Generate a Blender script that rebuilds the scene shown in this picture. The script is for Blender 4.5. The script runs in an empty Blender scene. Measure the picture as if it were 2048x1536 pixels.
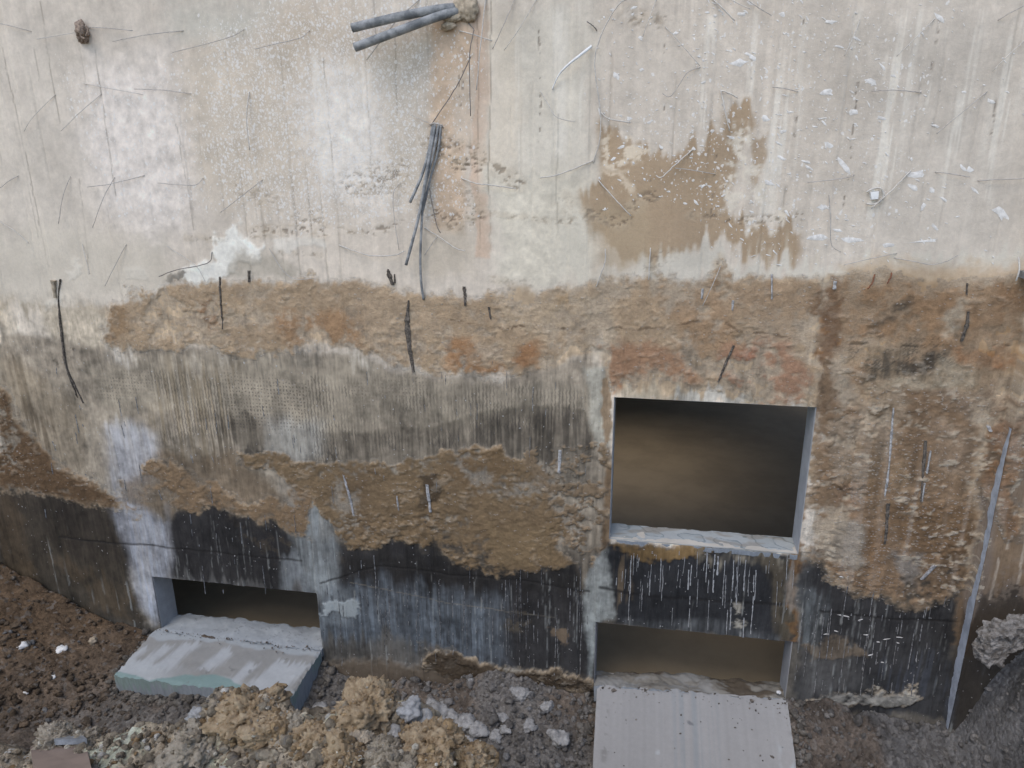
import bpy, math
import numpy as np
from mathutils import Vector

# ------------------------------------------------------------------ camera, sky, sun, exposure
scn = bpy.context.scene
PITCH, YAW, ROLL, FPX = 18.0, 10.5, -0.5, 1500.0
cam_d = bpy.data.cameras.new('camera')
cam_d.sensor_width = 36.0
cam_d.lens = FPX / 2048 * 36.0
cam_d.clip_start = 0.05
cam_d.clip_end = 400
cam = bpy.data.objects.new('camera', cam_d)
scn.collection.objects.link(cam)
scn.camera = cam


def cam_axes():
    p, y, r = (math.radians(a) for a in (PITCH, YAW, ROLL))
    fw = np.array([-math.sin(y) * math.cos(p), math.cos(y) * math.cos(p), -math.sin(p)])
    rt = np.array([math.cos(y), math.sin(y), 0.0])
    up = np.cross(rt, fw)
    return rt * math.cos(r) + up * math.sin(r), up * math.cos(r) - rt * math.sin(r), fw


RT, UP, FW = cam_axes()
from mathutils import Matrix
cam.matrix_world = Matrix(((RT[0], UP[0], -FW[0], 0), (RT[1], UP[1], -FW[1], 0), (RT[2], UP[2], -FW[2], 0), (0, 0, 0, 1)))

SUN_EL, SUN_AZ = 58.0, 205.0      # azimuth measured clockwise from +Y (the wall's normal points to -Y)
world = bpy.data.worlds.new('World')
scn.world = world
world.use_nodes = True
wn = world.node_tree.nodes
wl = world.node_tree.links
bg = wn.get('Background') or wn.new('ShaderNodeBackground')
sky = wn.new('ShaderNodeTexSky')
sky.sky_type = 'NISHITA'
sky.sun_disc = False
sky.sun_elevation = math.radians(SUN_EL)
sky.sun_rotation = math.radians(SUN_AZ)
sky.dust_density = 1.5
sky.air_density = 1.0
sky.ozone_density = 1.0
wl.new(sky.outputs[0], bg.inputs[0])
bg.inputs[1].default_value = 0.15
sun_d = bpy.data.lights.new('sun', 'SUN')
sun_d.energy = 0.6
sun_d.angle = math.radians(40)
sun_d.color = (1.0, 0.95, 0.88)
sun = bpy.data.objects.new('sun', sun_d)
scn.collection.objects.link(sun)
_e, _a = math.radians(SUN_EL), math.radians(SUN_AZ)
_to = Vector((math.sin(_a) * math.cos(_e), math.cos(_a) * math.cos(_e), math.sin(_e)))
sun.rotation_euler = _to.to_track_quat('Z', 'Y').to_euler()
vs = scn.view_settings
vs.view_transform = 'Standard'
vs.look = 'None'
vs.gamma = 1.0
vs.use_curve_mapping = False
vs.exposure = 0.85
try:
    scn.cycles.max_bounces = 6
    scn.cycles.diffuse_bounces = 4
except Exception:
    pass

# ------------------------------------------------------------------ helpers
WALL_Y = 4.0
rng = np.random.default_rng(7)
COL = scn.collection


def ray(px, py):
    return RT * (px - 1024) / FPX - UP * (py - 768) / FPX + FW


def at(px, py, off=0.0):
    """a spot of the wall, 'off' metres in front of its face, in metres"""
    d = ray(px, py)
    return d * ((WALL_Y - off) / d[1])


def at_y(px, py, y):
    d = ray(px, py)
    return d * (y / d[1])


def at_z(px, py, z):
    d = ray(px, py)
    return d * (z / d[2])


def S(r, g, b):
    c = np.array([r, g, b], float) / 255
    return np.where(c <= .04045, c / 12.92, ((c + .055) / 1.055) ** 2.4)


def sm(a, b, x):
    t = np.clip((x - a) / (b - a), 0, 1)
    return t * t * (3 - 2 * t)


def _basis(u, scale, off):
    t = u / scale + off
    i = np.floor(t).astype(int)
    f = t - i
    # cubic B-spline weights over the lattice cells that are really used
    w = ((1 - f) ** 3 / 6, (3 * f ** 3 - 6 * f ** 2 + 4) / 6, (-3 * f ** 3 + 3 * f ** 2 + 3 * f + 1) / 6, f ** 3 / 6)
    uq, inv = np.unique(np.concatenate([i + k for k in range(4)]), return_inverse=True)
    inv = inv.reshape(4, -1)
    A = np.zeros((len(u), len(uq)), np.float32)
    r = np.arange(len(u))
    for k in range(4):
        A[r, inv[k]] += w[k]
    return A


class Grid:
    """noise and masks over a grid given by two coordinate arrays"""
    def __init__(s, u, v):
        s.u, s.v = u, v
        s.U, s.V = np.meshgrid(u, v)
        s.U = s.U.astype(np.float32); s.V = s.V.astype(np.float32)

    def noise(s, su, sv, seed):
        r = np.random.default_rng(seed)
        A = _basis(s.v - s.v.min(), sv, r.random()); B = _basis(s.u - s.u.min(), su, r.random())
        L = r.normal(size=(A.shape[1], B.shape[1])).astype(np.float32)
        return 1.7 * (A @ L @ B.T)

    def fbm(s, su, sv, octv, seed, gain=.55):
        out = 0; a = 1; t = 0
        for k in range(octv):
            out = out + a * s.noise(su / 2 ** k, sv / 2 ** k, seed * 31 + k)
            t += a * a; a *= gain
        return out / math.sqrt(t)

    def box(s, pts, pad):
        p = np.asarray(pts)
        iu = np.searchsorted(s.u, [p[:, 0].min() - pad, p[:, 0].max() + pad])
        iv = np.searchsorted(s.v, [p[:, 1].min() - pad, p[:, 1].max() + pad])
        return slice(iv[0], iv[1]), slice(iu[0], iu[1])

    def seg(s, pts, wu=0, wv=0, closed=False, pad=.3):
        """distance to a polyline (negative inside if closed); returns window and distances"""
        p = np.asarray(pts, float)
        w = s.box(p, pad)
        X = s.U[w] + (wu[w] if np.ndim(wu) else wu); Y = s.V[w] + (wv[w] if np.ndim(wv) else wv)
        d2 = np.full(X.shape, 1e9, np.float32)
        ins = np.zeros(X.shape, bool)
        n = len(p)
        for i in range(n if closed else n - 1):
            a, b = p[i], p[(i + 1) % n]
            e = b - a
            L = float(e @ e) + 1e-12
            t = np.clip(((X - a[0]) * e[0] + (Y - a[1]) * e[1]) / L, 0, 1)
            d2 = np.minimum(d2, (X - a[0] - t * e[0]) ** 2 + (Y - a[1] - t * e[1]) ** 2)
            if closed:
                c = (a[1] > Y) != (b[1] > Y)
                den = (b[1] - a[1]) if abs(b[1] - a[1]) > 1e-9 else 1e-9
                ins ^= c & (X < (b[0] - a[0]) * (Y - a[1]) / den + a[0])
        d = np.sqrt(d2)
        return w, (np.where(ins, -d, d) if closed else d)


def mesh_np(name, V, F, mat=None, parent=None, cols=None, smooth=True, masks=None):
    """mesh from arrays: V (n,3), F (m,3 or 4)"""
    me = bpy.data.meshes.new(name)
    V = np.asarray(V, np.float32); F = np.asarray(F, np.int32)
    m, k = F.shape
    me.vertices.add(len(V)); me.vertices.foreach_set('co', V.ravel())
    me.loops.add(m * k); me.loops.foreach_set('vertex_index', F.ravel())
    me.polygons.add(m)
    me.polygons.foreach_set('loop_start', np.arange(m, dtype=np.int32) * k)
    try:
        me.polygons.foreach_set('loop_total', np.full(m, k, np.int32))
    except Exception:
        pass
    me.polygons.foreach_set('use_smooth', np.full(m, smooth, bool))
    me.update(calc_edges=True)
    for nm, arr in (('paint', cols), ('masks', masks)):
        if arr is not None:
            at_ = me.attributes.new(nm, 'FLOAT_COLOR', 'POINT')
            a = np.ones((len(V), 4), np.float32); a[:, :arr.shape[1]] = arr
            at_.data.foreach_set('color', a.ravel())
    if mat: me.materials.append(mat)
    o = bpy.data.objects.new(name, me)
    COL.objects.link(o)
    if parent: o.parent = parent
    return o


def tag(o, label=None, cat=None, group=None, kind=None):
    if label: o['label'] = label
    if cat: o['category'] = cat
    if group: o['group'] = group
    if kind: o['kind'] = kind
    return o


def empty(name, loc=(0, 0, 0)):
    o = bpy.data.objects.new(name, None)
    o.location = loc; o.empty_display_size = .1
    COL.objects.link(o)
    return o


def recentre(o, loc):
    """move an object's origin to loc without moving its geometry"""
    loc = np.asarray(loc, np.float32)
    me = o.data
    c = np.empty(len(me.vertices) * 3, np.float32); me.vertices.foreach_get('co', c)
    me.vertices.foreach_set('co', (c.reshape(-1, 3) - loc).ravel()); me.update()
    o.location = loc
    return o


def spline(pts, n=6):
    p = np.asarray(pts, float)
    if len(p) < 3:
        t = np.linspace(0, 1, 5)[:, None]
        return p[0] * (1 - t) + p[-1] * t
    q = np.vstack([2 * p[0] - p[1], p, 2 * p[-1] - p[-2]])
    out = []
    for i in range(1, len(q) - 2):
        for k in range(n):
            t = k / n
            out.append(.5 * (2 * q[i] + (q[i + 1] - q[i - 1]) * t + (2 * q[i - 1] - 5 * q[i] + 4 * q[i + 1] - q[i + 2]) * t ** 2
                             + (3 * q[i] - q[i - 1] - 3 * q[i + 1] + q[i + 2]) * t ** 3))
    out.append(p[-1])
    return np.array(out)


def tube_arrays(P, rad, seg=6, caps=True):
    P = np.asarray(P, float); n = len(P)
    rad = np.broadcast_to(np.asarray(rad, float), (n,))
    T = np.gradient(P, axis=0); T /= np.linalg.norm(T, axis=1)[:, None] + 1e-12
    ref = np.array([0.13, 1.0, 0.21])
    A = np.cross(T, ref); A /= np.linalg.norm(A, axis=1)[:, None] + 1e-12
    B = np.cross(T, A)
    ang = np.arange(seg) / seg * 2 * np.pi
    V = (P[:, None] + rad[:, None, None] * (A[:, None] * np.cos(ang)[None, :, None] + B[:, None] * np.sin(ang)[None, :, None])).reshape(-1, 3)
    i = np.arange(n - 1)[:, None] * seg + np.arange(seg)[None]
    j = np.arange(n - 1)[:, None] * seg + (np.arange(seg)[None] + 1) % seg
    F = np.stack([i, j, j + seg, i + seg], -1).reshape(-1, 4)
    if caps:
        V = np.vstack([V, P[0], P[-1]]); c0 = len(V) - 2
        k = np.arange(seg); k2 = (k + 1) % seg; o = (n - 1) * seg
        F = np.vstack([F, np.stack([k2, k, np.full(seg, c0), np.full(seg, c0)], -1), np.stack([k + o, k2 + o, np.full(seg, c0 + 1), np.full(seg, c0 + 1)], -1)])
    return V, F


def tri_fix(F):
    """quads with a doubled last index -> triangles list"""
    return [tuple(f) if f[2] != f[3] else tuple(f[:3]) for f in F.tolist()]


def mesh_py(name, V, F, mat, parent=None, smooth=True):
    me = bpy.data.meshes.new(name)
    me.from_pydata([tuple(v) for v in np.asarray(V).tolist()], [], F)
    me.update()
    for p in me.polygons: p.use_smooth = smooth
    me.materials.append(mat)
    o = bpy.data.objects.new(name, me); COL.objects.link(o)
    if parent: o.parent = parent
    return o


_ico = {}


def ico(level):
    if level not in _ico:
        t = (1 + 5 ** .5) / 2
        V = np.array([(-1, t, 0), (1, t, 0), (-1, -t, 0), (1, -t, 0), (0, -1, t), (0, 1, t), (0, -1, -t), (0, 1, -t), (t, 0, -1), (t, 0, 1), (-t, 0, -1), (-t, 0, 1)], float)
        F = np.array([(0, 11, 5), (0, 5, 1), (0, 1, 7), (0, 7, 10), (0, 10, 11), (1, 5, 9), (5, 11, 4), (11, 10, 2), (10, 7, 6), (7, 1, 8), (3, 9, 4), (3, 4, 2), (3, 2, 6), (3, 6, 8), (3, 8, 9), (4, 9, 5), (2, 4, 11), (6, 2, 10), (8, 6, 7), (9, 8, 1)])
        for _ in range(level):
            E = np.sort(np.vstack([F[:, [0, 1]], F[:, [1, 2]], F[:, [2, 0]]]), 1)
            u, inv = np.unique(E, axis=0, return_inverse=True)
            inv = inv.ravel(); m = len(F); b = len(V)
            V = np.vstack([V, (V[u[:, 0]] + V[u[:, 1]]) / 2])
            a, b_, c = inv[:m] + b, inv[m:2 * m] + b, inv[2 * m:] + b
            F = np.vstack([np.stack([F[:, 0], a, c], 1), np.stack([F[:, 1], b_, a], 1), np.stack([F[:, 2], c, b_], 1), np.stack([a, b_, c], 1)])
        V /= np.linalg.norm(V, axis=1)[:, None]
        _ico[level] = (V, F)
    return _ico[level]


def noise3(P, freq, seed):
    r = np.random.default_rng(seed)
    L = r.normal(size=(16, 16, 16))
    t = P * freq + 100 + r.random(3) * 10
    i = np.floor(t).astype(int); f = t - i; f = f * f * (3 - 2 * f)
    out = 0
    for a in (0, 1):
        for b in (0, 1):
            for c in (0, 1):
                w = (f[:, 0] if a else 1 - f[:, 0]) * (f[:, 1] if b else 1 - f[:, 1]) * (f[:, 2] if c else 1 - f[:, 2])
                out = out + w * L[(i[:, 0] + a) % 16, (i[:, 1] + b) % 16, (i[:, 2] + c) % 16]
    return out


# ------------------------------------------------------------------ materials
def new_mat(name):
    m = bpy.data.materials.new(name); m.use_nodes = True
    nt = m.node_tree; b = nt.nodes['Principled BSDF']
    return m, nt, b


def node(nt, typ, **kw):
    n = nt.nodes.new(typ)
    for k, v in kw.items():
        if k in n.inputs: n.inputs[k].default_value = v
        else: setattr(n, k, v)
    return n


def mathn(nt, op, a, b=None, c=None):
    n = nt.nodes.new('ShaderNodeMath'); n.operation = op
    for i, x in enumerate((a, b, c)):
        if x is None: continue
        if hasattr(x, 'is_linked'): nt.links.new(x, n.inputs[i])
        else: n.inputs[i].default_value = x
    return n.outputs[0]


def mixc(nt, mode, fac, a, b):
    n = nt.nodes.new('ShaderNodeMix'); n.data_type = 'RGBA'; n.blend_type = mode
    for sock, x in ((n.inputs[0], fac), (n.inputs[6], a), (n.inputs[7], b)):
        if hasattr(x, 'is_linked'): nt.links.new(x, sock)
        else: sock.default_value = x if not isinstance(x, (tuple, list, np.ndarray)) or len(x) == 4 else (*x, 1)
    return n.outputs[2]


def ramp(nt, x, a, b):
    n = nt.nodes.new('ShaderNodeMapRange'); n.interpolation_type = 'SMOOTHSTEP'
    nt.links.new(x, n.inputs[0]); n.inputs[1].default_value = a; n.inputs[2].default_value = b
    return n.outputs[0]


def painted(name, rough=.85, fine=70, amp=.35, bump=.35, bdist=.004, grains=0.0):
    """a surface whose pigment sits in the 'paint' attribute, with grain and relief from noise"""
    m, nt, b = new_mat(name)
    at_ = node(nt, 'ShaderNodeAttribute', attribute_name='paint')
    tc = node(nt, 'ShaderNodeTexCoord')
    n1 = node(nt, 'ShaderNodeTexNoise', Scale=fine, Detail=6.0, Roughness=.65)
    n2 = node(nt, 'ShaderNodeTexNoise', Scale=fine * 3.1, Detail=3.0, Roughness=.6)
    nt.links.new(tc.outputs['Object'], n1.inputs['Vector']); nt.links.new(tc.outputs['Object'], n2.inputs['Vector'])
    f = mathn(nt, 'MULTIPLY_ADD', n1.outputs[0], amp * 2, 1 - amp)
    f2 = mathn(nt, 'MULTIPLY_ADD', n2.outputs[0], amp, 1 - amp / 2)
    f = mathn(nt, 'MULTIPLY', f, f2)
    col = mixc(nt, 'MULTIPLY', 1.0, at_.outputs['Color'], (1, 1, 1, 1))
    cmb = node(nt, 'ShaderNodeCombineColor')
    for i in range(3): nt.links.new(f, cmb.inputs[i])
    col = mixc(nt, 'MULTIPLY', 1.0, at_.outputs['Color'], cmb.outputs[0])
    nt.links.new(col, b.inputs['Base Color'])
    b.inputs['Roughness'].default_value = rough
    b.inputs['Specular IOR Level'].default_value = .3
    h = mathn(nt, 'ADD', n1.outputs[0], mathn(nt, 'MULTIPLY', n2.outputs[0], .5))
    bp = node(nt, 'ShaderNodeBump', Strength=bump, Distance=bdist)
    nt.links.new(h, bp.inputs['Height']); nt.links.new(bp.outputs[0], b.inputs['Normal'])
    return m, nt, b, at_, tc, col, h, bp


def plain(name, rgb, rough=.7, metal=0, var=.25, scale=30, bump=.3, rgb2=None, bd=.004, det=6.0, nr=.65):
    m, nt, b = new_mat(name)
    tc = node(nt, 'ShaderNodeTexCoord')
    n1 = node(nt, 'ShaderNodeTexNoise', Scale=scale, Detail=det, Roughness=nr)
    nt.links.new(tc.outputs['Object'], n1.inputs['Vector'])
    rgb = np.asarray(rgb, float)
    c2 = np.asarray(rgb2, float) if rgb2 is not None else rgb * (1 + var)
    col = mixc(nt, 'MIX', ramp(nt, n1.outputs[0], .35, .65), (*(rgb * (1 - var)), 1) if rgb2 is None else (*rgb, 1), (*np.clip(c2, 0, .9), 1))
    nt.links.new(col, b.inputs['Base Color'])
    b.inputs['Roughness'].default_value = rough; b.inputs['Metallic'].default_value = metal
    b.inputs['Specular IOR Level'].default_value = .3
    bp = node(nt, 'ShaderNodeBump', Strength=bump, Distance=bd)
    nt.links.new(n1.outputs[0], bp.inputs['Height']); nt.links.new(bp.outputs[0], b.inputs['Normal'])
    return m


# the concrete: pigment + white spatter, hessian imprint
M_wall, nt, b, at_, tc, col, h, bp = painted('board_marked_concrete', rough=.88, fine=55, amp=.16, bump=.45, bdist=.004)
mk = node(nt, 'ShaderNodeAttribute', attribute_name='masks')
sep = node(nt, 'ShaderNodeSeparateColor'); nt.links.new(mk.outputs['Color'], sep.inputs[0])
mp = node(nt, 'ShaderNodeMapping'); mp.inputs['Scale'].default_value = (1, 1, .8)
nt.links.new(tc.outputs['Object'], mp.inputs[0])
wob = node(nt, 'ShaderNodeTexNoise', Scale=40.0, Detail=3.0)
nt.links.new(tc.outputs['Object'], wob.inputs['Vector'])
mixv = node(nt, 'ShaderNodeMix'); mixv.data_type = 'VECTOR'; mixv.inputs[0].default_value = .025
nt.links.new(mp.outputs[0], mixv.inputs[4]); nt.links.new(wob.outputs['Color'], mixv.inputs[5])
vo = node(nt, 'ShaderNodeTexVoronoi', Scale=60.0); nt.links.new(mixv.outputs[1], vo.inputs['Vector'])
vo2 = node(nt, 'ShaderNodeTexVoronoi', Scale=125.0); nt.links.new(mixv.outputs[1], vo2.inputs['Vector'])
sc1 = node(nt, 'ShaderNodeSeparateColor'); nt.links.new(vo.outputs['Color'], sc1.inputs[0])
sc2 = node(nt, 'ShaderNodeSeparateColor'); nt.links.new(vo2.outputs['Color'], sc2.inputs[0])
# a spot shows when its random number is below the local density; its size follows another
d1 = mathn(nt, 'MULTIPLY', mathn(nt, 'LESS_THAN', sc1.outputs[0], mathn(nt, 'MULTIPLY', sep.outputs[0], .75)), mathn(nt, 'SUBTRACT', 1.0, ramp(nt, mathn(nt, 'SUBTRACT', vo.outputs['Distance'], mathn(nt, 'MULTIPLY', sc1.outputs[1], .22)), .16, .26)))
d2 = mathn(nt, 'MULTIPLY', mathn(nt, 'LESS_THAN', sc2.outputs[0], mathn(nt, 'MULTIPLY', sep.outputs[0], .8)), mathn(nt, 'SUBTRACT', 1.0, ramp(nt, mathn(nt, 'SUBTRACT', vo2.outputs['Distance'], mathn(nt, 'MULTIPLY', sc2.outputs[1], .25)), .2, .32)))
spot = mathn(nt, 'MAXIMUM', d1, mathn(nt, 'MULTIPLY', d2, .8))
col = mixc(nt, 'MIX', mathn(nt, 'MULTIPLY', spot, .78), col, (.70, .67, .62, 1))
# imprint: little square pits on a weave of 17 mm
sx = node(nt, 'ShaderNodeSeparateXYZ'); nt.links.new(mixv.outputs[1], sx.inputs[0])
wx = mathn(nt, 'SINE', mathn(nt, 'MULTIPLY', sx.outputs[0], 2 * math.pi / .0205))
wz = mathn(nt, 'SINE', mathn(nt, 'MULTIPLY', sx.outputs[2], 2 * math.pi / .0185))
gx = ramp(nt, wx, .0, .7); gz = ramp(nt, wz, -.15, .55)
pit = mathn(nt, 'MULTIPLY', gx, mathn(nt, 'MAXIMUM', gz, sep.outputs[2]))      # B: 1 = streaks, 0 = dots
pit = mathn(nt, 'MULTIPLY', pit, sep.outputs[1])
col = mixc(nt, 'MIX', mathn(nt, 'MULTIPLY', pit, .62), col, (.030, .027, .025, 1))
# grime: vertical scratches, blots and white grit
gv = node(nt, 'ShaderNodeMapping'); gv.inputs['Scale'].default_value = (1, 1, .12); nt.links.new(tc.outputs['Object'], gv.inputs[0])
g1 = node(nt, 'ShaderNodeTexNoise', Scale=120.0, Detail=5.0, Roughness=.75); nt.links.new(gv.outputs[0], g1.inputs['Vector'])
g2 = node(nt, 'ShaderNodeTexNoise', Scale=16.0, Detail=9.0, Roughness=.75); nt.links.new(tc.outputs['Object'], g2.inputs['Vector'])
fac = mathn(nt, 'MULTIPLY', ramp(nt, mathn(nt, 'ADD', mathn(nt, 'MULTIPLY', g1.outputs[0], .5), mathn(nt, 'MULTIPLY', g2.outputs[0], .5)), .50, .66), mathn(nt, 'MULTIPLY', mk.outputs['Alpha'], .55))
col = mixc(nt, 'MULTIPLY', fac, col, (.30, .28, .26, 1))
fac = mathn(nt, 'MULTIPLY', ramp(nt, g1.outputs[0], .42, .26), mathn(nt, 'MULTIPLY', mk.outputs['Alpha'], .16))
col = mixc(nt, 'MIX', fac, col, (.30, .29, .28, 1))
vg = node(nt, 'ShaderNodeTexVoronoi', Scale=85.0); nt.links.new(mixv.outputs[1], vg.inputs['Vector'])
vs_ = node(nt, 'ShaderNodeSeparateColor'); nt.links.new(vg.outputs['Color'], vs_.inputs[0])
gr = mathn(nt, 'MULTIPLY', mathn(nt, 'LESS_THAN', vs_.outputs[0], mathn(nt, 'MULTIPLY', mathn(nt, 'SUBTRACT', mk.outputs['Alpha'], .3), .05)), mathn(nt, 'SUBTRACT', 1.0, ramp(nt, vg.outputs['Distance'], .2, .36)))
col = mixc(nt, 'MIX', mathn(nt, 'MULTIPLY', gr, .6), col, (.5, .49, .47, 1))
nt.links.new(col, b.inputs['Base Color'])
h = mathn(nt, 'ADD', h, mathn(nt, 'MULTIPLY', g2.outputs[0], .9))
h = mathn(nt, 'ADD', h, mathn(nt, 'MULTIPLY', gr, .6))
hh = mathn(nt, 'ADD', h, mathn(nt, 'SUBTRACT', mathn(nt, 'MULTIPLY', spot, .35), mathn(nt, 'MULTIPLY', pit, .8)))
nt.links.new(hh, bp.inputs['Height'])

M_crust, nt, b, at_, tc, col, h, bp = painted('dried_clay', rough=.95, fine=75, amp=.34, bump=.85, bdist=.006)
mk = node(nt, 'ShaderNodeAttribute', attribute_name='masks')
sep = node(nt, 'ShaderNodeSeparateColor'); nt.links.new(mk.outputs['Color'], sep.inputs[0])
wob = node(nt, 'ShaderNodeTexNoise', Scale=30.0, Detail=4.0, Roughness=.7); nt.links.new(tc.outputs['Object'], wob.inputs['Vector'])
mp = node(nt, 'ShaderNodeMapping'); mp.inputs['Scale'].default_value = (1, 1, 1.9); nt.links.new(tc.outputs['Object'], mp.inputs[0])
mixv = node(nt, 'ShaderNodeMix'); mixv.data_type = 'VECTOR'; mixv.inputs[0].default_value = .05
nt.links.new(mp.outputs[0], mixv.inputs[4]); nt.links.new(wob.outputs['Color'], mixv.inputs[5])
fl = node(nt, 'ShaderNodeTexVoronoi', Scale=52.0); nt.links.new(mixv.outputs[1], fl.inputs['Vector'])
fs = node(nt, 'ShaderNodeSeparateColor'); nt.links.new(fl.outputs['Color'], fs.inputs[0])
chip = mathn(nt, 'MULTIPLY', mathn(nt, 'LESS_THAN', fs.outputs[0], sep.outputs[0]), mathn(nt, 'SUBTRACT', 1.0, ramp(nt, fl.outputs['Distance'], .22, .42)))
col = mixc(nt, 'MIX', mathn(nt, 'MULTIPLY', chip, .55), col, (.46, .42, .37, 1))
lum = node(nt, 'ShaderNodeTexNoise', Scale=34.0, Detail=9.0, Roughness=.82); nt.links.new(tc.outputs['Object'], lum.inputs['Vector'])
col = mixc(nt, 'MIX', mathn(nt, 'MULTIPLY', ramp(nt, lum.outputs[0], .56, .72), .5), col, (.10, .07, .045, 1))
nt.links.new(col, b.inputs['Base Color'])
nt.links.new(mathn(nt, 'ADD', mathn(nt, 'ADD', h, mathn(nt, 'MULTIPLY', lum.outputs[0], 1.5)), mathn(nt, 'MULTIPLY', chip, .5)), bp.inputs['Height'])
M_slab = painted('sawn_concrete', rough=.8, fine=40, amp=.10, bump=.2, bdist=.002)[0]
M_soil, nt, b, at_, tc, col, h, bp = painted('pit_soil', rough=.95, fine=60, amp=.36, bump=1.0, bdist=.016)
sv = node(nt, 'ShaderNodeTexNoise', Scale=28.0, Detail=10.0, Roughness=.8); nt.links.new(tc.outputs['Object'], sv.inputs['Vector'])
svo = node(nt, 'ShaderNodeTexVoronoi', Scale=48.0)
mixv = node(nt, 'ShaderNodeMix'); mixv.data_type = 'VECTOR'; mixv.inputs[0].default_value = .04
nt.links.new(tc.outputs['Object'], mixv.inputs[4]); nt.links.new(sv.outputs['Color'], mixv.inputs[5]); nt.links.new(mixv.outputs[1], svo.inputs['Vector'])
svs = node(nt, 'ShaderNodeSeparateColor'); nt.links.new(svo.outputs['Color'], svs.inputs[0])
col = mixc(nt, 'MIX', mathn(nt, 'MULTIPLY', mathn(nt, 'LESS_THAN', svs.outputs[0], .10), .45), col, (.28, .265, .24, 1))
col = mixc(nt, 'MULTIPLY', mathn(nt, 'MULTIPLY', mathn(nt, 'LESS_THAN', svs.outputs[1], .35), .5), col, (.45, .43, .41, 1))
nt.links.new(col, b.inputs['Base Color'])
nt.links.new(mathn(nt, 'ADD', mathn(nt, 'ADD', h, mathn(nt, 'MULTIPLY', sv.outputs[0], 1.6)), mathn(nt, 'MULTIPLY', svo.outputs['Distance'], -.9)), bp.inputs['Height'])
M_reveal = plain('cut_concrete_face', (.36, .365, .37), rough=.75, var=.10, scale=9, bump=.15)
M_lump = plain('clay_lump_ochre', (.22, .15, .08), rough=.95, scale=24, bump=1.0, rgb2=(.40, .31, .20), bd=.014, det=10.0, nr=.78)
M_lump2 = plain('clay_lump_grey', (.22, .185, .135), rough=.95, scale=26, bump=1.0, rgb2=(.38, .33, .255), bd=.014, det=10.0, nr=.78)
M_lime = plain('limestone_chunk', (.22, .215, .205), rough=.9, scale=22, bump=.9, rgb2=(.40, .395, .38), bd=.014, det=10.0, nr=.78)
M_white = plain('white_plaster_crumb', (.68, .68, .66), rough=.9, var=.1, scale=20)
M_wire = plain('rusty_wire', (.32, .295, .265), rough=.85, scale=60, rgb2=(.47, .44, .40))
M_wire_pale = plain('cement_coated_wire', (.50, .47, .42), rough=.9, scale=60, var=.15)
M_wire_dark = plain('dark_wire', (.17, .155, .14), rough=.85, scale=60)
M_rust = plain('rust_wire', (.18, .075, .04), rough=.8, scale=60)
M_pipe = plain('grey_plastic_pipe', (.13, .137, .14), rough=.7, scale=16, bump=.04, det=9.0, rgb2=(.30, .305, .30))
M_rod = plain('grey_rod', (.14, .146, .15), rough=.7, scale=18, bump=.05, det=9.0, rgb2=(.34, .34, .33))
M_wood = plain('dark_damp_wood', (.045, .038, .031), rough=.9, scale=80, rgb2=(.16, .135, .11))
M_peg = plain('pale_peg', (.22, .21, .20), rough=.85, scale=70, rgb2=(.46, .45, .44))
M_tan = plain('tan_mortar', (.36, .30, .22), rough=.95, scale=40, bump=.6)
M_brown = plain('brown_rag', (.26, .20, .155), rough=.95, scale=90, bump=.9)
M_board = plain('brown_board', (.185, .14, .11), rough=.85, scale=8, var=.12)
M_steel = plain('grey_steel', (.20, .21, .22), rough=.5, metal=.3, scale=30)
M_inner = plain('room_plaster', (.38, .32, .23), rough=.9, scale=1.5, var=.12, bump=.2)
M_mud = plain('room_mud_floor', (.30, .235, .15), rough=.8, scale=2.2, var=.10, bump=.4)

# ------------------------------------------------------------------ the wall
OPEN = {'upper': (-.162, .913, -2.262, -1.369), 'right': (-.226, .943, -3.36, -2.85), 'left': (-3.29, -2.073, -3.29, -2.85)}
STEP_X, STEP = 1.832, .09
THICK = .18
PITCHG = .0072


def axis(a, b, marks, step):
    m = sorted({a, b, *marks})
    out = []
    for p, q in zip(m[:-1], m[1:]):
        n = max(1, int(round((q - p) / step)))
        out.append(np.linspace(p, q, n, endpoint=False))
    return np.concatenate(out + [[b]])


GX = axis(-5.1, 2.45, [v for o in OPEN.values() for v in o[:2]] + [STEP_X, STEP_X + .0015], PITCHG)
GZ = axis(-3.75, .82, [v for o in OPEN.values() for v in o[2:]], PITCHG)
G = Grid(GX, GZ)
X, Z = G.U, G.V
SH = X.shape


def W2(pts):
    return [at(*p)[[0, 2]] for p in pts]


# domain warps: broad, ragged and dripping
wbx = .030 * G.fbm(.35, .35, 4, 1); wbz = .030 * G.fbm(.35, .35, 4, 2)
wfx = .012 * G.fbm(.07, .07, 4, 3, .75); wfz = .012 * G.fbm(.07, .07, 4, 4, .75)
drip = .035 * G.fbm(.022, .6, 2, 5) + .02 * G.fbm(.05, .5, 2, 6)
WARP = {'s': (.5 * wbx + .6 * wfx, .5 * wbz + .6 * wfz), 'r': (wbx + 1.5 * wfx, wbz + 1.5 * wfz), 'd': (.3 * wbx + .5 * wfx, wbz * .5 + wfz + drip * 1.05), 'n': (0, 0)}

fine = G.fbm(.03, .03, 3, 10, .7)
midn = G.fbm(.16, .16, 4, 11)
big = G.fbm(.8, .8, 4, 12)
vstreak = G.fbm(.035, .9, 3, 13, .7)
vstreak2 = G.fbm(.012, .35, 3, 14, .7)
speck = G.fbm(.018, .018, 2, 15, .8)
rough_n = G.fbm(.05, .04, 4, 16, .75)

P = np.empty(SH + (3,), np.float32)          # pigment as it should read, before the light is divided out
Hh = np.zeros(SH, np.float32)                # relief of the concrete, metres towards the pit
MASK = np.zeros(SH + (3,), np.float32)       # spatter, imprint, streak/dot


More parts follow.
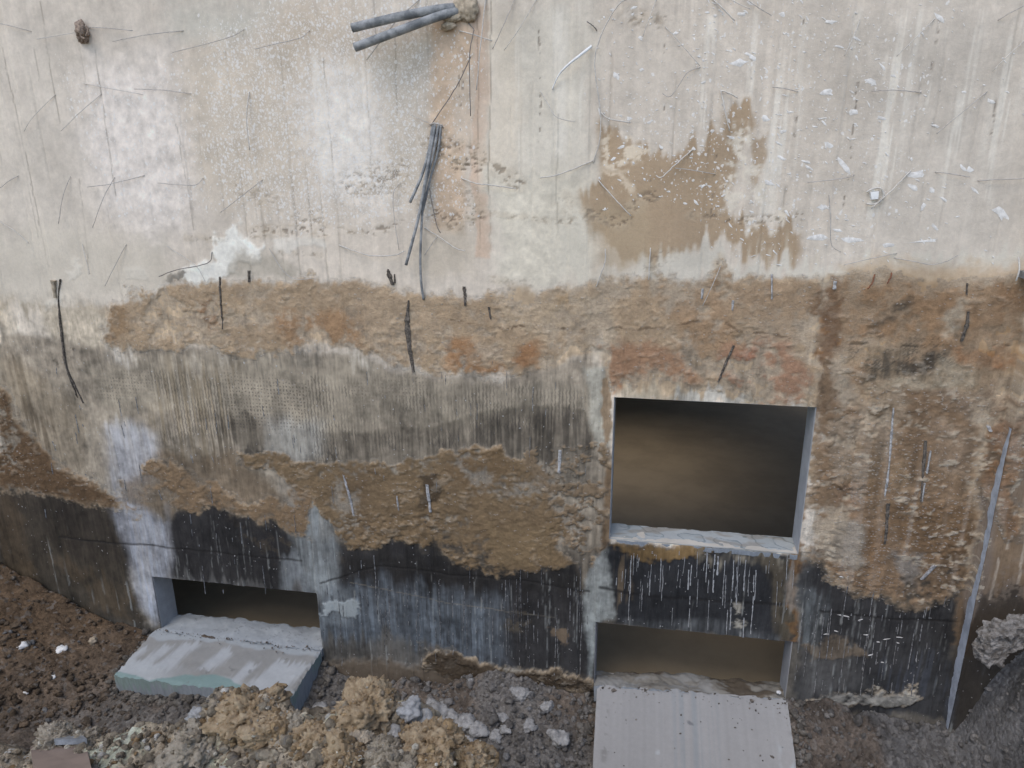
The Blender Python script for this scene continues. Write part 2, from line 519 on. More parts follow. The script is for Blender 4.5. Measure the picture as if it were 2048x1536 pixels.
def paint(w, m, rgb, var=.06, n=None):
    n = midn if n is None else n
    c = S(*rgb)[None, None] * (1 + var * n[w])[..., None]
    P[w] = P[w] * (1 - m[..., None]) + c * m[..., None]


def area(pts, rgb, soft=.02, k=1.0, warp='r', var=.08, n=None, gate=None, h=0.0, mask=None):
    """a patch: outline, colour, edge softness in metres, opacity"""
    wx_, wz_ = WARP[warp]
    w, d = G.seg(W2(pts), wx_, wz_, True, .25 + soft)
    m = (1 - sm(-soft, soft, d)) * k
    if gate is not None: m = m * gate[w]
    if rgb is not None: paint(w, m, rgb, var, n)
    if h: Hh[w] += h * m
    if mask is not None:
        MASK[w][..., mask[0]] = np.maximum(MASK[w][..., mask[0]], m * mask[1])
    return w, m


def stroke(pts, width, rgb, k=1.0, soft=.5, warp='s', gate=None, h=0.0, var=.05):
    wx_, wz_ = WARP[warp]
    if warp != 'n': wx_, wz_ = wx_ * .35, wz_ * .35
    w, d = G.seg(W2(pts), wx_, wz_, False, .12 + width)
    m = (1 - sm(width * (1 - soft), width * (1 + soft), d)) * k
    if gate is not None: m = m * gate[w]
    if rgb is not None: paint(w, m, rgb, var)
    if h: Hh[w] += h * m
    return w, m


GATE_S = sm(-.3, .7, vstreak)
GATE_V2 = sm(-.2, .6, vstreak2)
GATE_M = sm(-.5, .6, midn)
GATE_F = sm(-.1, .7, rough_n)
GATE_K = sm(.45, .8, speck)

# #PAINT-BEGIN
# ---- upper concrete
P[:] = S(195, 189, 183) * (1 + .030 * big + .030 * vstreak + .02 * midn + .015 * fine)[..., None]
HC = np.zeros(SH, np.float32)                # thickness of the clay crusts
ID = np.zeros(SH, np.int8)
PW, PC = P, P.copy()

# boards of the formwork: each with its own tint and level, thin fins and gaps where they met
bx = [GX[0]]
while bx[-1] < GX[-1]: bx.append(bx[-1] + rng.uniform(.075, .125))
bx = np.array(bx)
bi = np.searchsorted(bx, GX) - 1
lower = sm(-1.7, -2.7, Z)
P *= (1 + (rng.normal(size=len(bx)) * .022)[bi])[None, :, None]
Hh += ((rng.normal(size=len(bx)) * .0012)[bi])[None] * (1 + 1.2 * lower)
seam_gate = [sm(-.1, .7, G.noise(.3, .22, 60 + k)) for k in range(3)]
seam_m = np.zeros(SH, np.float32)
fin_m = np.zeros(SH, np.float32)
for i, b0 in enumerate(bx[1:-1]):
    j = slice(max(0, np.searchsorted(GX, b0) - 3), np.searchsorted(GX, b0) + 3)
    d = np.abs(X[:, j] + .0025 * (wfx[:, j] / .012) - b0)
    m = (1 - sm(.002, .0075, d)) * seam_gate[i % 3][:, j]
    seam_m[:, j] = np.maximum(seam_m[:, j], m)
fin_low = seam_m * lower
seam_m *= (1 - lower)
P *= (1 - .30 * seam_m * sm(.1, .6, seam_gate[0]))[..., None]
Hh += -.0025 * seam_m + .005 * fin_low
P *= (1 + (.034 + .018 * sm(-.6, .2, X)) * vstreak2)[..., None]

# tints of the upper wall
area([(0, 0), (330, 0), (340, 60), (150, 110), (190, 330), (200, 560), (0, 600)], (189, 185, 181), .2, .6)
area([(190, 110), (330, 90), (380, 250), (400, 420), (330, 470), (210, 420), (170, 250)], (212, 208, 208), .20, .85, n=fine)
area([(330, 0), (560, 0), (520, 60), (440, 90), (330, 50)], (182, 183, 179), .1, .7)
area([(350, 120), (640, 40), (640, 330), (520, 420), (400, 400), (360, 250)], (186, 178, 168), .14, .75)
area([(610, 190), (730, 130), (760, 300), (760, 420), (690, 400), (620, 330)], (216, 213, 212), .18, .85, n=fine)
area([(690, 90), (880, 60), (870, 420), (780, 400), (740, 200)], (184, 178, 170), .12, .7)
area([(560, 0), (720, 0), (700, 90), (600, 110), (540, 60)], (185, 175, 163), .12, .65)
area([(865, 40), (948, 40), (945, 300), (930, 480), (868, 470), (868, 200)], (189, 170, 152), .03, .85, 's', n=fine)
area([(905, 150), (948, 130), (946, 290), (912, 300)], (196, 187, 178), .03, .7, 's')
area([(840, 480), (950, 470), (955, 560), (830, 570)], (187, 180, 170), .06, .7)
area([(948, 0), (985, 0), (985, 180), (983, 400), (980, 520), (953, 520), (952, 200)], (188, 166, 150), .010, .7, 's')
area([(990, 0), (1190, 0), (1180, 250), (1160, 420), (1140, 560), (990, 560)], (199, 197, 191), .08, .8)
area([(1000, 0), (1060, 0), (1060, 330), (1000, 350)], (202, 195, 185), .05, .6)
area([(1195, 80), (1300, 60), (1440, 30), (1560, 80), (1500, 200), (1400, 280), (1210, 260)], (188, 183, 178), .14, .6)
area([(1620, 0), (2048, 0), (2048, 520), (1640, 520)], (187, 183, 179), .18, .7)
for (x, y0, y1, w_) in [(1578, 70, 330, 22), (1595, 40, 240, 10), (1800, 40, 330, 20), (1775, 120, 420, 16), (1755, 150, 430, 9), (1868, 60, 200, 10), (1930, 30, 300, 12), (1990, 90, 420, 14), (1700, 20, 300, 8), (1510, 30, 180, 10), (2030, 10, 260, 12), (1905, 190, 400, 9), (1545, 180, 420, 14), (1120, 30, 300, 14), (1160, 10, 260, 8), (1040, 60, 520, 9), (640, 120, 340, 14), (1415, 40, 240, 10)]:
    sl = (1030 - x) / 5000
    stroke([(x - sl * (y1 - y0) / 2, y0), (x, (y0 + y1) / 2), (x + sl * (y1 - y0) / 2, y1)], w_ * .0026, (212, 211, 208), .55, .8, gate=GATE_V2)
area([(1540, 40), (1720, 10), (1760, 200), (1720, 420), (1640, 440), (1600, 220)], (188, 182, 176), .14, .6)
area([(1000, 360), (1190, 330), (1200, 560), (1000, 565)], (201, 198, 189), .08, .7, n=fine)
# grain of the whole upper part
P[:] = P * (1 + (.03 * fine + .02 * speck) * (1 - lower))[..., None]
for pts, k in [([(120, 130), (420, 120), (440, 420), (250, 430)], .32), ([(420, 60), (600, 10), (870, 0), (870, 440), (640, 440), (470, 430), (400, 300)], 1.0), ([(560, 0), (870, 0), (870, 200), (620, 330), (560, 150)], 1.0), ([(900, 60), (950, 60), (940, 440), (860, 430)], .45), ([(1190, 200), (1560, 140), (1600, 440), (1450, 470), (1240, 300)], .16), ([(1380, 0), (1900, 0), (1800, 520), (1500, 520)], .10)]:
    area(pts, None, .12, 1, mask=(0, k))
area([(640, 150), (735, 130), (760, 400), (660, 380)], (212, 210, 208), .13, .6, n=fine)

# brown mud splashed up the right half
MUD = (150, 131, 108)
area([(1168, 425), (1162, 385), (1200, 370), (1196, 262), (1225, 262), (1262, 290), (1300, 300), (1360, 296), (1400, 262), (1440, 252), (1445, 215), (1470, 200), (1500, 205), (1512, 232), (1496, 262), (1478, 300), (1470, 350), (1462, 400), (1448, 440), (1560, 435), (1600, 445), (1602, 490), (1590, 512), (1545, 505), (1500, 498), (1470, 490), (1400, 492), (1345, 515), (1300, 540), (1200, 500), (1180, 470)], MUD, .024, .84, 'd', .06)
area([(1500, 262), (1532, 262), (1530, 310), (1512, 350), (1500, 330)], MUD, .012, .7, 'd')
area([(1180, 440), (1290, 400), (1310, 540), (1200, 560)], (164, 150, 130), .05, .6, 'd')
area([(1460, 250), (1500, 250), (1520, 330), (1560, 400), (1600, 440), (1500, 440), (1440, 430), (1450, 330)], (204, 200, 193), .03, .85, 'd', n=fine, gate=GATE_F)
area([(1200, 265), (1290, 300), (1330, 300), (1270, 345), (1205, 330)], (204, 196, 184), .02, .8, 'r', gate=GATE_F)
area([(1195, 330), (1265, 350), (1280, 400), (1210, 400)], (200, 190, 176), .02, .7, 'r', gate=GATE_F)
area([(1150, 390), (1172, 440), (1180, 560), (1120, 560), (1110, 440)], (203, 201, 194), .04, .7, 'd')
area([(1500, 470), (1560, 470), (1600, 500), (1640, 480), (1660, 520), (1560, 540), (1480, 520)], (188, 182, 172), .03, .5, 'd', gate=GATE_V2)
# pale washed band above the clay
area([(1280, 520), (1340, 505), (1430, 495), (1450, 520), (1540, 515), (1700, 520), (2048, 500), (2048, 535), (1850, 545), (1640, 555), (1480, 552), (1400, 562), (1270, 565)], (196, 195, 190), .03, .75, 'd')
area([(1180, 560), (1280, 545), (1300, 562), (1200, 575)], (193, 190, 184), .03, .6)
area([(1690, 535), (2048, 520), (2048, 570), (1700, 575)], (178, 158, 134), .05, .7)

# white plaster splash on the left
for pts, k in [([(338, 546), (380, 528), (425, 510), (432, 478), (468, 455), (478, 480), (500, 488), (524, 492), (520, 520), (480, 530), (452, 545), (438, 562), (400, 570), (360, 562)], .95), ([(135, 540), (175, 530), (182, 548), (150, 556)], .6), ([(255, 520), (290, 515), (300, 540), (262, 545)], .5), ([(540, 480), (640, 478), (640, 500), (540, 505)], .4), ([(548, 568), (590, 575), (592, 590), (555, 588)], .9), ([(90, 595), (120, 560), (130, 600), (95, 606)], .5), ([(270, 575), (315, 553), (312, 570), (272, 590)], .8)]:
    area(pts, (214, 216, 216), .012, k, 'r', n=fine, h=.004)
area([(460, 505), (560, 510), (600, 555), (500, 555), (460, 545)], (164, 160, 153), .03, .8, n=fine)
area([(330, 548), (352, 540), (368, 545), (362, 556), (340, 562)], (92, 86, 80), .008, .8, 'r')
area([(0, 480), (340, 470), (340, 560), (230, 590), (0, 600)], (184, 180, 173), .08, .7)

# lines of gravelly pits and the pour joints
PITG = sm(.35, .75, G.fbm(.016, .010, 2, 86, .8))
for pts, w_, k in [([(866, 282), (905, 300), (935, 320), (955, 312)], 22, .9), ([(920, 335), (960, 336), (1010, 345), (1042, 366)], 14, .9), ([(700, 365), (760, 350), (800, 335)], 22, .6), ([(690, 395), (750, 385), (800, 370)], 22, .4), ([(850, 412), (872, 432), (905, 450), (955, 430)], 16, .9), ([(735, 470), (790, 455), (806, 452)], 8, .8), ([(675, 464), (720, 462)], 6, .7), ([(500, 466), (560, 462), (600, 455), (645, 466)], 12, .8), ([(590, 440), (625, 430), (640, 455)], 16, .6), ([(480, 380), (520, 400), (545, 410)], 20, .4), ([(375, 475), (450, 478)], 6, .6),
                   ([(1178, 430), (1240, 448), (1268, 430), (1260, 412), (1310, 394)], 12, .9), ([(1420, 436), (1470, 442), (1540, 438), (1600, 430)], 8, .9), ([(1375, 428), (1400, 432)], 8, .6), ([(985, 428), (1040, 432), (1100, 440), (1150, 446)], 5, .6), ([(1300, 530), (1330, 515)], 18, .6), ([(930, 382), (950, 420)], 22, .4), ([(1130, 400), (1150, 430)], 20, .3), ([(560, 505), (640, 512)], 5, .6), ([(985, 560), (1060, 568)], 8, .4), ([(1262, 30), (1310, 42)], 14, .7)]:
    stroke(pts, w_ * .0026, (104, 94, 83), k * .8, .6, gate=PITG, h=-.004)
    stroke(pts, w_ * .0035, (176, 166, 152), .3, .6, gate=GATE_F, h=.003)
for x, y0, y1 in [(1082, 60, 350), (1606, 40, 100), (1590, 170, 330), (1328, 200, 330), (1330, 30, 140), (1712, 40, 420), (1868, 40, 160), (1430, 300, 440), (1300, 350, 500), (920, 90, 270), (926, 115, 180), (1985, 180, 300)]:
    sl = (1030 - x) / 5000
    stroke([(x - sl * (y1 - y0) / 2, y0), (x + sl * (y1 - y0) / 2, y1)], .004, (100, 94, 88), .7, .6, gate=GATE_K, h=-.004)
for a_, b_, k in [((4, 90), (98, 535), .5), ((80, 0), (119, 242), .5), ((191, 98), (234, 390), .6), ((68, 95), (78, 160), .4), ((351, 250), (390, 461), .45), ((160, 360), (182, 550), .4), ((371, 330), (390, 440), .3), ((648, 117), (676, 470), .45), ((30, 250), (80, 480), .3), ((985, 0), (980, 500), .5), ((957, 0), (960, 500), .45), ((790, 60), (795, 240), .4), ((725, 20), (740, 330), .3), ((1045, 220), (1043, 380), .3), ((1117, 230), (1114, 470), .3), ((563, 100), (580, 330), .25), ((500, 300), (512, 440), .2)]:
    stroke([a_, b_], .0035, (96, 90, 82), k, .6, gate=GATE_V2 * .6 + .4, h=-.002)

# chips of whitewash on the right
CHIPS = []


def fleck(px, py, L, wd, ang, k=.9):
    CHIPS.append((px, py, L, wd, ang))


for _ in range(560):
    px, py = rng.uniform(1380, 2048), rng.uniform(0, 530)
    if rng.random() < sm(1650, 1950, np.array(px)) * .85: continue
    if px < 1480 and py > 300 and rng.random() < .6: continue
    L = rng.gamma(1.1, 4.0) + 3.0
    fleck(px, py, L, max(2.6, L * rng.uniform(.18, .42)), -.5 + rng.normal() * .35, rng.uniform(.45, .95))
for _ in range(200):
    px, py = rng.uniform(1190, 1460), rng.uniform(10, 420)
    L = rng.gamma(1.2, 3) + 2.5
    fleck(px, py, L, max(3, L * rng.uniform(.3, .7)), -.3 + rng.normal() * .5, rng.uniform(.3, .7))
for f_ in [(1882, 38, 36, 12, -.75), (1683, 325, 52, 13, -.85), (1836, 348, 44, 16, -.12), (2003, 428, 46, 17, -.6), (1742, 164, 26, 12, -.6), (1650, 184, 28, 12, .1), (1707, 225, 34, 11, -.25), (1484, 28, 20, 10, .1), (1560, 28, 20, 10, -.3), (1530, 236, 22, 14, -.5), (1565, 263, 18, 8, 0), (1765, 236, 18, 9, -.3), (1863, 380, 16, 16, -.8), (1845, 415, 12, 18, -.3), (1536, 365, 40, 10, -.35), (1940, 340, 14, 18, .9), (1950, 380, 26, 8, -.7), (1850, 482, 60, 7, .1), (1780, 490, 34, 12, -.1), (1705, 480, 40, 12, -.1), (1870, 455, 30, 7, -.8), (1634, 475, 40, 14, 0), (1500, 110, 26, 10, -.3), (1480, 125, 40, 14, .1), (1505, 115, 22, 8, -.6), (1660, 290, 26, 14, -.4), (1645, 415, 30, 14, 0)]:
    fleck(*f_)

# ---- the clay band: stained concrete first
area([(0, 600), (130, 606), (250, 600), (300, 566), (430, 567), (560, 568), (760, 582), (860, 604), (960, 604), (1040, 578), (1200, 572), (1400, 572), (1445, 530), (1480, 562), (1640, 562), (1700, 556), (2048, 556), (2048, 1300), (1640, 1240), (1640, 800), (1215, 790), (1200, 720), (1040, 760), (900, 760), (700, 700), (400, 700), (240, 700), (0, 660)], (166, 148, 125), .035, .85, n=fine)
area([(0, 590), (210, 600), (230, 690), (140, 700), (0, 680)], (176, 170, 160), .06, .8, n=fine)
area([(20, 620), (80, 620), (120, 760), (90, 760), (40, 690)], (200, 194, 188), .05, .7, 'd')
area([(1690, 575), (2048, 565), (2048, 690), (1900, 700), (1700, 690), (1650, 640)], (146, 123, 97), .06, .85, n=fine)
area([(1680, 690), (1900, 690), (2048, 700), (2048, 760), (1900, 790), (1700, 780)], (150, 128, 100), .05, .8, n=fine)

# ---- grey middle: cement slurry with the weave of the hessian
area([(0, 665), (240, 695), (420, 700), (560, 705), (720, 712), (800, 748), (900, 760), (1000, 770), (1060, 745), (1190, 715), (1212, 760), (1222, 900), (1210, 1240), (0, 1240)], (138, 131, 122), .03, 1, 's', n=fine)
area([(160, 715), (700, 715), (800, 750), (1000, 780), (1180, 770), (1180, 830), (950, 850), (700, 860), (450, 840), (200, 800)], (143, 137, 127), .06, .7)
area([(0, 690), (100, 760), (170, 830), (170, 960), (0, 860)], (133, 123, 109), .06, .6)
area([(440, 720), (560, 700), (640, 700), (640, 735), (560, 735)], (106, 103, 98), .02, .6, 'd', gate=GATE_V2)
area([(215, 725), (330, 700), (400, 705), (330, 730), (250, 740)], (98, 93, 86), .02, .5, 'd', gate=GATE_V2)
area([(78, 695), (105, 688), (146, 692), (140, 712), (100, 715)], (52, 48, 44), .015, .85, 'r', gate=GATE_F)
area([(0, 640), (15, 660), (10, 715), (0, 720)], (104, 100, 94), .03, .7)
area([(0, 700), (60, 720), (130, 790), (150, 880), (60, 830), (0, 790)], (112, 102, 88), .06, .6, 'd', gate=GATE_S)
area([(25, 810), (60, 800), (100, 850), (140, 900), (120, 930), (60, 870)], (84, 74, 62), .04, .6, 'd', gate=GATE_V2)
area([(330, 720), (480, 740), (470, 850), (430, 930), (340, 920), (290, 820)], (118, 108, 92), .06, .6, 'd', gate=GATE_V2)
area([(430, 850), (470, 830), (480, 870), (470, 930), (400, 950)], (62, 57, 51), .03, .6, 'd', gate=GATE_V2)
area([(455, 850), (490, 826), (520, 850), (640, 860), (760, 866), (880, 850), (980, 822), (1060, 815), (1170, 822), (1190, 870), (1190, 905), (1110, 930), (1030, 925), (1015, 895), (960, 892), (880, 905), (850, 930), (700, 935), (560, 920), (480, 920)], (93, 88, 81), .014, .82, 's', gate=.55 + .45 * GATE_V2)
area([(860, 890), (980, 850), (1170, 840), (1200, 890), (1110, 940), (1030, 925), (1000, 890), (880, 905)], (72, 68, 64), .03, .75, 'd', gate=.4 + .6 * GATE_V2)
area([(480, 905), (560, 905), (650, 920), (700, 932), (600, 935), (490, 925)], (66, 63, 60), .015, .8, 'd')
# imprint masks
area([(180, 735), (330, 742), (620, 770), (700, 762), (860, 760), (900, 800), (870, 840), (660, 835), (480, 830), (300, 800), (180, 780)], None, .06, .85, mask=(1, .75))
area([(460, 775), (640, 760), (640, 870), (460, 870)], None, .05, 1, mask=(1, .85))
area([(330, 740), (480, 760), (470, 900), (340, 880)], None, .05, 1, mask=(1, .7)); area([(300, 730), (455, 750), (470, 920), (310, 900)], None, .04, 1, mask=(2, 1))
area([(620, 760), (720, 765), (720, 920), (620, 920)], None, .04, 1, mask=(1, .75)); area([(625, 750), (705, 750), (705, 925), (625, 925)], None, .03, 1, mask=(2, .95))
area([(640, 830), (1050, 770), (1170, 790), (1170, 850), (900, 900), (640, 930)], None, .05, 1, mask=(1, .7)); area([(690, 835), (900, 760), (1180, 770), (1180, 860), (900, 910), (690, 930)], None, .04, 1, mask=(2, .95))
area([(1720, 600), (1920, 590), (1960, 700), (1940, 770), (1720, 760)], None, .06, 1, mask=(1, .5))
area([(1720, 720), (1850, 690), (1900, 760), (1730, 775)], None, .04, 1, mask=(1, 1.4))
# pale washes running down
for pts, k, c_ in [([(212, 850), (250, 845), (300, 860), (310, 930), (285, 990), (250, 1040), (225, 1000), (218, 920)], .8, (158, 157, 158)), ([(205, 1000), (235, 990), (300, 1020), (335, 1030), (340, 1100), (335, 1160), (305, 1240), (280, 1200), (262, 1120), (240, 1060)], .9, (140, 142, 148)), ([(530, 850), (640, 855), (640, 900), (600, 925), (530, 915)], .7, (150, 149, 147)), ([(555, 950), (585, 945), (580, 1000), (555, 1010)], .6, (132, 128, 124)),
                    ([(575, 1060), (600, 990), (625, 1000), (665, 1030), (670, 1090), (668, 1170), (640, 1185), (600, 1150)], .85, (128, 135, 140)), ([(700, 700), (745, 712), (742, 735), (712, 735)], .85, (192, 188, 182)), ([(420, 660), (440, 664), (462, 708), (432, 706)], .8, (176, 172, 166)), ([(215, 690), (245, 690), (268, 700), (248, 730), (218, 726)], .9, (196, 192, 187)), ([(385, 705), (400, 710), (396, 740), (382, 735)], .8, (176, 170, 162)), ([(930, 745), (985, 760), (980, 775), (935, 765)], .7, (178, 172, 164)), ([(1185, 690), (1215, 680), (1212, 720), (1190, 720)], .7, (176, 172, 164))]:
    area(pts, c_, .04, k, 'd', gate=.45 + .55 * GATE_V2)
for pts, k, c_, so in [([(212, 850), (262, 842), (318, 870), (322, 930), (290, 985), (262, 1010), (228, 1000), (214, 930)], .9, (151, 154, 164), .07), ([(235, 900), (290, 890), (300, 940), (255, 960)], .6, (165, 167, 177), .07),
                       ([(532, 842), (650, 846), (650, 905), (610, 925), (540, 915)], .8, (150, 150, 149), .06), ([(572, 940), (600, 935), (612, 1000), (590, 1010)], .6, (136, 134, 131), .04)]:
    area(pts, c_, so, k, 's', gate=.7 + .3 * GATE_V2)
# dark stains down the left
area([(330, 895), (480, 930), (570, 1000), (560, 1045), (330, 1015), (235, 1000), (250, 950)], (104, 91, 76), .05, .75, 'r', .12)
area([(-120, 975), (70, 985), (190, 998), (236, 1015), (262, 1120), (300, 1260), (-120, 1260)], (56, 51, 46), .03, .95, 'r', .15)
area([(0, 975), (60, 985), (190, 1000), (240, 1030), (270, 1120), (300, 1245), (200, 1235), (90, 1200), (0, 1195)], (54, 50, 45), .05, .6, 'r', n=midn)
area([(80, 990), (190, 995), (240, 1060), (250, 1110), (140, 1100), (90, 1060)], (44, 40, 37), .05, .75, 'd', gate=.4 + .6 * GATE_S)
area([(0, 1120), (120, 1110), (280, 1180), (300, 1245), (100, 1205), (0, 1190)], (78, 67, 54), .05, .45, 'd', gate=GATE_M)
area([(0, 980), (40, 1000), (60, 1100), (70, 1200), (0, 1200)], (78, 66, 52), .05, .4)
# black bitumen
area([(330, 1010), (700, 1060), (1200, 1090), (1640, 1120), (2100, 1150), (2100, 1600), (-100, 1600), (-100, 1190), (300, 1240)], (62, 59, 56), .05, .9, 'r', .12)
TAR = (38, 38, 41)
area([(330, 1030), (420, 1000), (470, 1025), (560, 1045), (620, 1075), (660, 1060), (700, 1085), (800, 1085), (890, 1105), (930, 1135), (1000, 1145), (1090, 1140), (1140, 1120), (1200, 1110), (1200, 1400), (640, 1350), (560, 1300), (340, 1165)], TAR, .03, .93, 'r', .12)
area([(640, 1150), (760, 1165), (900, 1180), (1010, 1200), (1010, 1330), (800, 1300), (640, 1270)], (90, 98, 109), .09, .88, 'd', n=fine, gate=.55 + .45 * GATE_V2)
area([(640, 1265), (800, 1275), (880, 1300), (900, 1350), (640, 1345)], (80, 78, 76), .05, .75, 'd')
area([(560, 1110), (650, 1130), (640, 1195), (560, 1175)], (112, 118, 126), .04, .75, 'd')
area([(340, 1150), (640, 1180), (640, 1200), (340, 1175)], (92, 92, 94), .03, .55, 'd')
area([(470, 1040), (680, 1080), (690, 1110), (600, 1120), (480, 1080)], (74, 66, 56), .03, .4, 'd', gate=GATE_F)
area([(700, 1090), (900, 1120), (1180, 1140), (1180, 1185), (900, 1165), (680, 1130)], (36, 35, 35), .03, .75, 'd')
area([(1120, 930), (1210, 930), (1215, 1110), (1190, 1240), (1150, 1130), (1110, 1040)], (112, 106, 98), .04, .85, 'd', gate=.4 + .6 * GATE_V2)
area([(1170, 740), (1212, 740), (1222, 800), (1218, 900), (1190, 900), (1180, 830)], (152, 152, 147), .02, .85, 's', n=fine)
area([(1190, 1110), (1226, 1090), (1228, 1240), (1192, 1246), (1175, 1380), (1165, 1200)], (126, 132, 136), .02, .85, 's', n=fine)
area([(1204, 765), (1218, 760), (1226, 790), (1220, 880), (1212, 900), (1206, 860)], (126, 108, 88), .006, .85, 's')
area([(1222, 700), (1240, 690), (1248, 780), (1230, 792)], (142, 104, 76), .012, .85, 's')
area([(1205, 900), (1220, 900), (1222, 1080), (1200, 1110)], (104, 84, 62), .012, .8, 's')
# under and above the upper opening
area([(1225, 792), (1260, 760), (1400, 775), (1640, 795), (1640, 815)], (176, 170, 158), .03, .7, 'd')
area([(1340, 785), (1420, 772), (1490, 785), (1490, 808), (1300, 798)], (190, 190, 188), .015, .8, 'd')
area([(1540, 790), (1600, 785), (1600, 812), (1530, 808)], (186, 184, 180), .015, .6, 'd')
area([(1215, 1082), (1605, 1110), (1600, 1290), (1230, 1250), (1222, 1150)], (36, 38, 43), .015, .97, 's', n=midn)
area([(1225, 1085), (1400, 1090), (1420, 1108), (1330, 1116), (1260, 1105)], (116, 96, 66), .015, .85, 'r', h=.006)
area([(1380, 1092), (1605, 1108), (1600, 1135), (1500, 1128), (1400, 1118)], (120, 116, 108), .02, .75, 'd', n=fine, gate=.3 + .7 * GATE_V2)
area([(1500, 1120), (1600, 1125), (1600, 1290), (1560, 1285), (1540, 1180)], (84, 78, 68), .03, .75, 'd')
area([(1230, 1100), (1262, 1100), (1265, 1200), (1232, 1200)], (104, 92, 78), .02, .7, 'd', gate=GATE_V2)
area([(1240, 1240), (1420, 1245), (1560, 1270), (1560, 1284), (1250, 1256)], (90, 94, 100), .03, .6, 's', gate=.4 + .6 * GATE_V2)
DRIPS = [(1263, 1110, 1240, 3), (1268, 1105, 1150, 2), (1322, 1115, 1175, 3), (1326, 1130, 1205, 2), (1383, 1130, 1255, 4), (1378, 1140, 1180, 5), (1414, 1100, 1165, 4), (1430, 1108, 1185, 4), (1436, 1112, 1150, 6), (1450, 1120, 1210, 3), (1468, 1120, 1260, 4), (1476, 1150, 1210, 3), (1508, 1150, 1268, 4), (1512, 1140, 1200, 3), (1492, 1120, 1190, 3), (1300, 1150, 1190, 2), (1345, 1215, 1250, 2), (1418, 1200, 1260, 2), (1235, 1140, 1170, 3), (1285, 1170, 1200, 2), (1455, 1220, 1270, 3), (1488, 1235, 1275, 4)]
area([(1465, 1215), (1490, 1215), (1500, 1250), (1475, 1256)], (150, 148, 144), .012, .7, 'r', gate=GATE_F)
stroke([(1200, 1175), (1300, 1190), (1420, 1203), (1600, 1212)], .010, (28, 28, 30), .8, .8, h=-.002)
# brown strip right of the opening
area([(1640, 690), (1672, 680), (1680, 760), (1668, 800), (1640, 800), (1632, 860), (1622, 960), (1610, 1060), (1598, 1110), (1612, 1130), (1600, 1230), (1610, 1285), (1580, 1285), (1575, 1150), (1600, 1050), (1618, 940), (1632, 815)], (108, 84, 60), .012, .85, 'r', n=fine)
area([(1595, 1150), (1625, 1140), (1622, 1240), (1600, 1270), (1592, 1220)], (120, 124, 126), .02, .8, 's')
area([(1570, 1150), (1592, 1150), (1590, 1220), (1572, 1225)], (128, 128, 128), .02, .6, 'd')
area([(1640, 640), (1680, 600), (1668, 560), (1690, 580), (1695, 640), (1678, 690), (1640, 700)], (116, 84, 56), .02, .85, 'r')
area([(1660, 690), (1695, 680), (1700, 760), (1680, 800), (1665, 760)], (160, 150, 134), .02, .7, 'r', gate=GATE_F)
area([(1640, 690), (1720, 685), (1710, 700), (1650, 702)], (178, 170, 158), .012, .6, 'r', gate=GATE_F)
# dark weave on the right
area([(1735, 655), (1780, 620), (1810, 605), (1830, 612), (1790, 640), (1760, 652)], (66, 63, 58), .02, .8, 'r', gate=GATE_F)
area([(1725, 740), (1760, 700), (1860, 688), (1900, 690), (1870, 720), (1800, 745)], (60, 58, 55), .03, .75, 'r', gate=.4 + .6 * GATE_V2)
area([(1730, 755), (1850, 735), (1878, 690), (1895, 700), (1960, 745), (1920, 765), (1800, 765)], (160, 150, 130), .02, .8, 'r', gate=.4 + .6 * GATE_F)
area([(1905, 690), (1950, 690), (2040, 720), (2010, 745), (1960, 735)], (145, 108, 74), .03, .8, 'r')
area([(1890, 590), (1915, 590), (1918, 660), (1896, 660)], (162, 156, 142), .02, .7, 'd', gate=GATE_V2)
stroke([(1700, 686), (1800, 690), (1900, 688), (2040, 694)], .005, (66, 54, 42), .8, .6, gate=GATE_F, h=-.006)
# right bottom: bitumen with fins, slurry
area([(1600, 1140), (1660, 1150), (1720, 1180), (1800, 1205), (1850, 1220), (1930, 1200), (1925, 1440), (1590, 1420)], (44, 45, 49), .03, .93, 'r', .12)
area([(1600, 1180), (1660, 1190), (1640, 1300), (1600, 1290)], (92, 98, 104), .03, .8, 'd', gate=.4 + .6 * GATE_V2)
area([(1600, 1290), (1700, 1300), (1730, 1380), (1590, 1400)], (80, 80, 82), .04, .7, 'd')
area([(1600, 1290), (1680, 1275), (1730, 1290), (1740, 1305), (1680, 1310), (1620, 1312)], (104, 94, 84), .015, .8, 'r', h=.004)
area([(1730, 1330), (1900, 1300), (1900, 1400), (1740, 1395)], (62, 66, 76), .05, .6, 'd', gate=GATE_V2)
area([(1660, 1140), (1720, 1150), (1740, 1180), (1660, 1165)], (126, 126, 124), .03, .6)
for (x, y, L, an) in [(1655, 1268, 18, .2), (1672, 1262, 14, -.2), (1690, 1232, 32, -.1), (1733, 1270, 14, 0), (1756, 1284, 10, .2), (1773, 1278, 16, .3), (1800, 1275, 16, 0), (1795, 1286, 10, -.2), (1680, 1150, 10, 0), (1740, 1310, 22, .4), (1720, 1240, 20, .5), (1765, 1325, 12, -.1)]:
    fleck(x, y, L, 4, an, .6)
scr = G.fbm(.010, .10, 3, 88, .8)
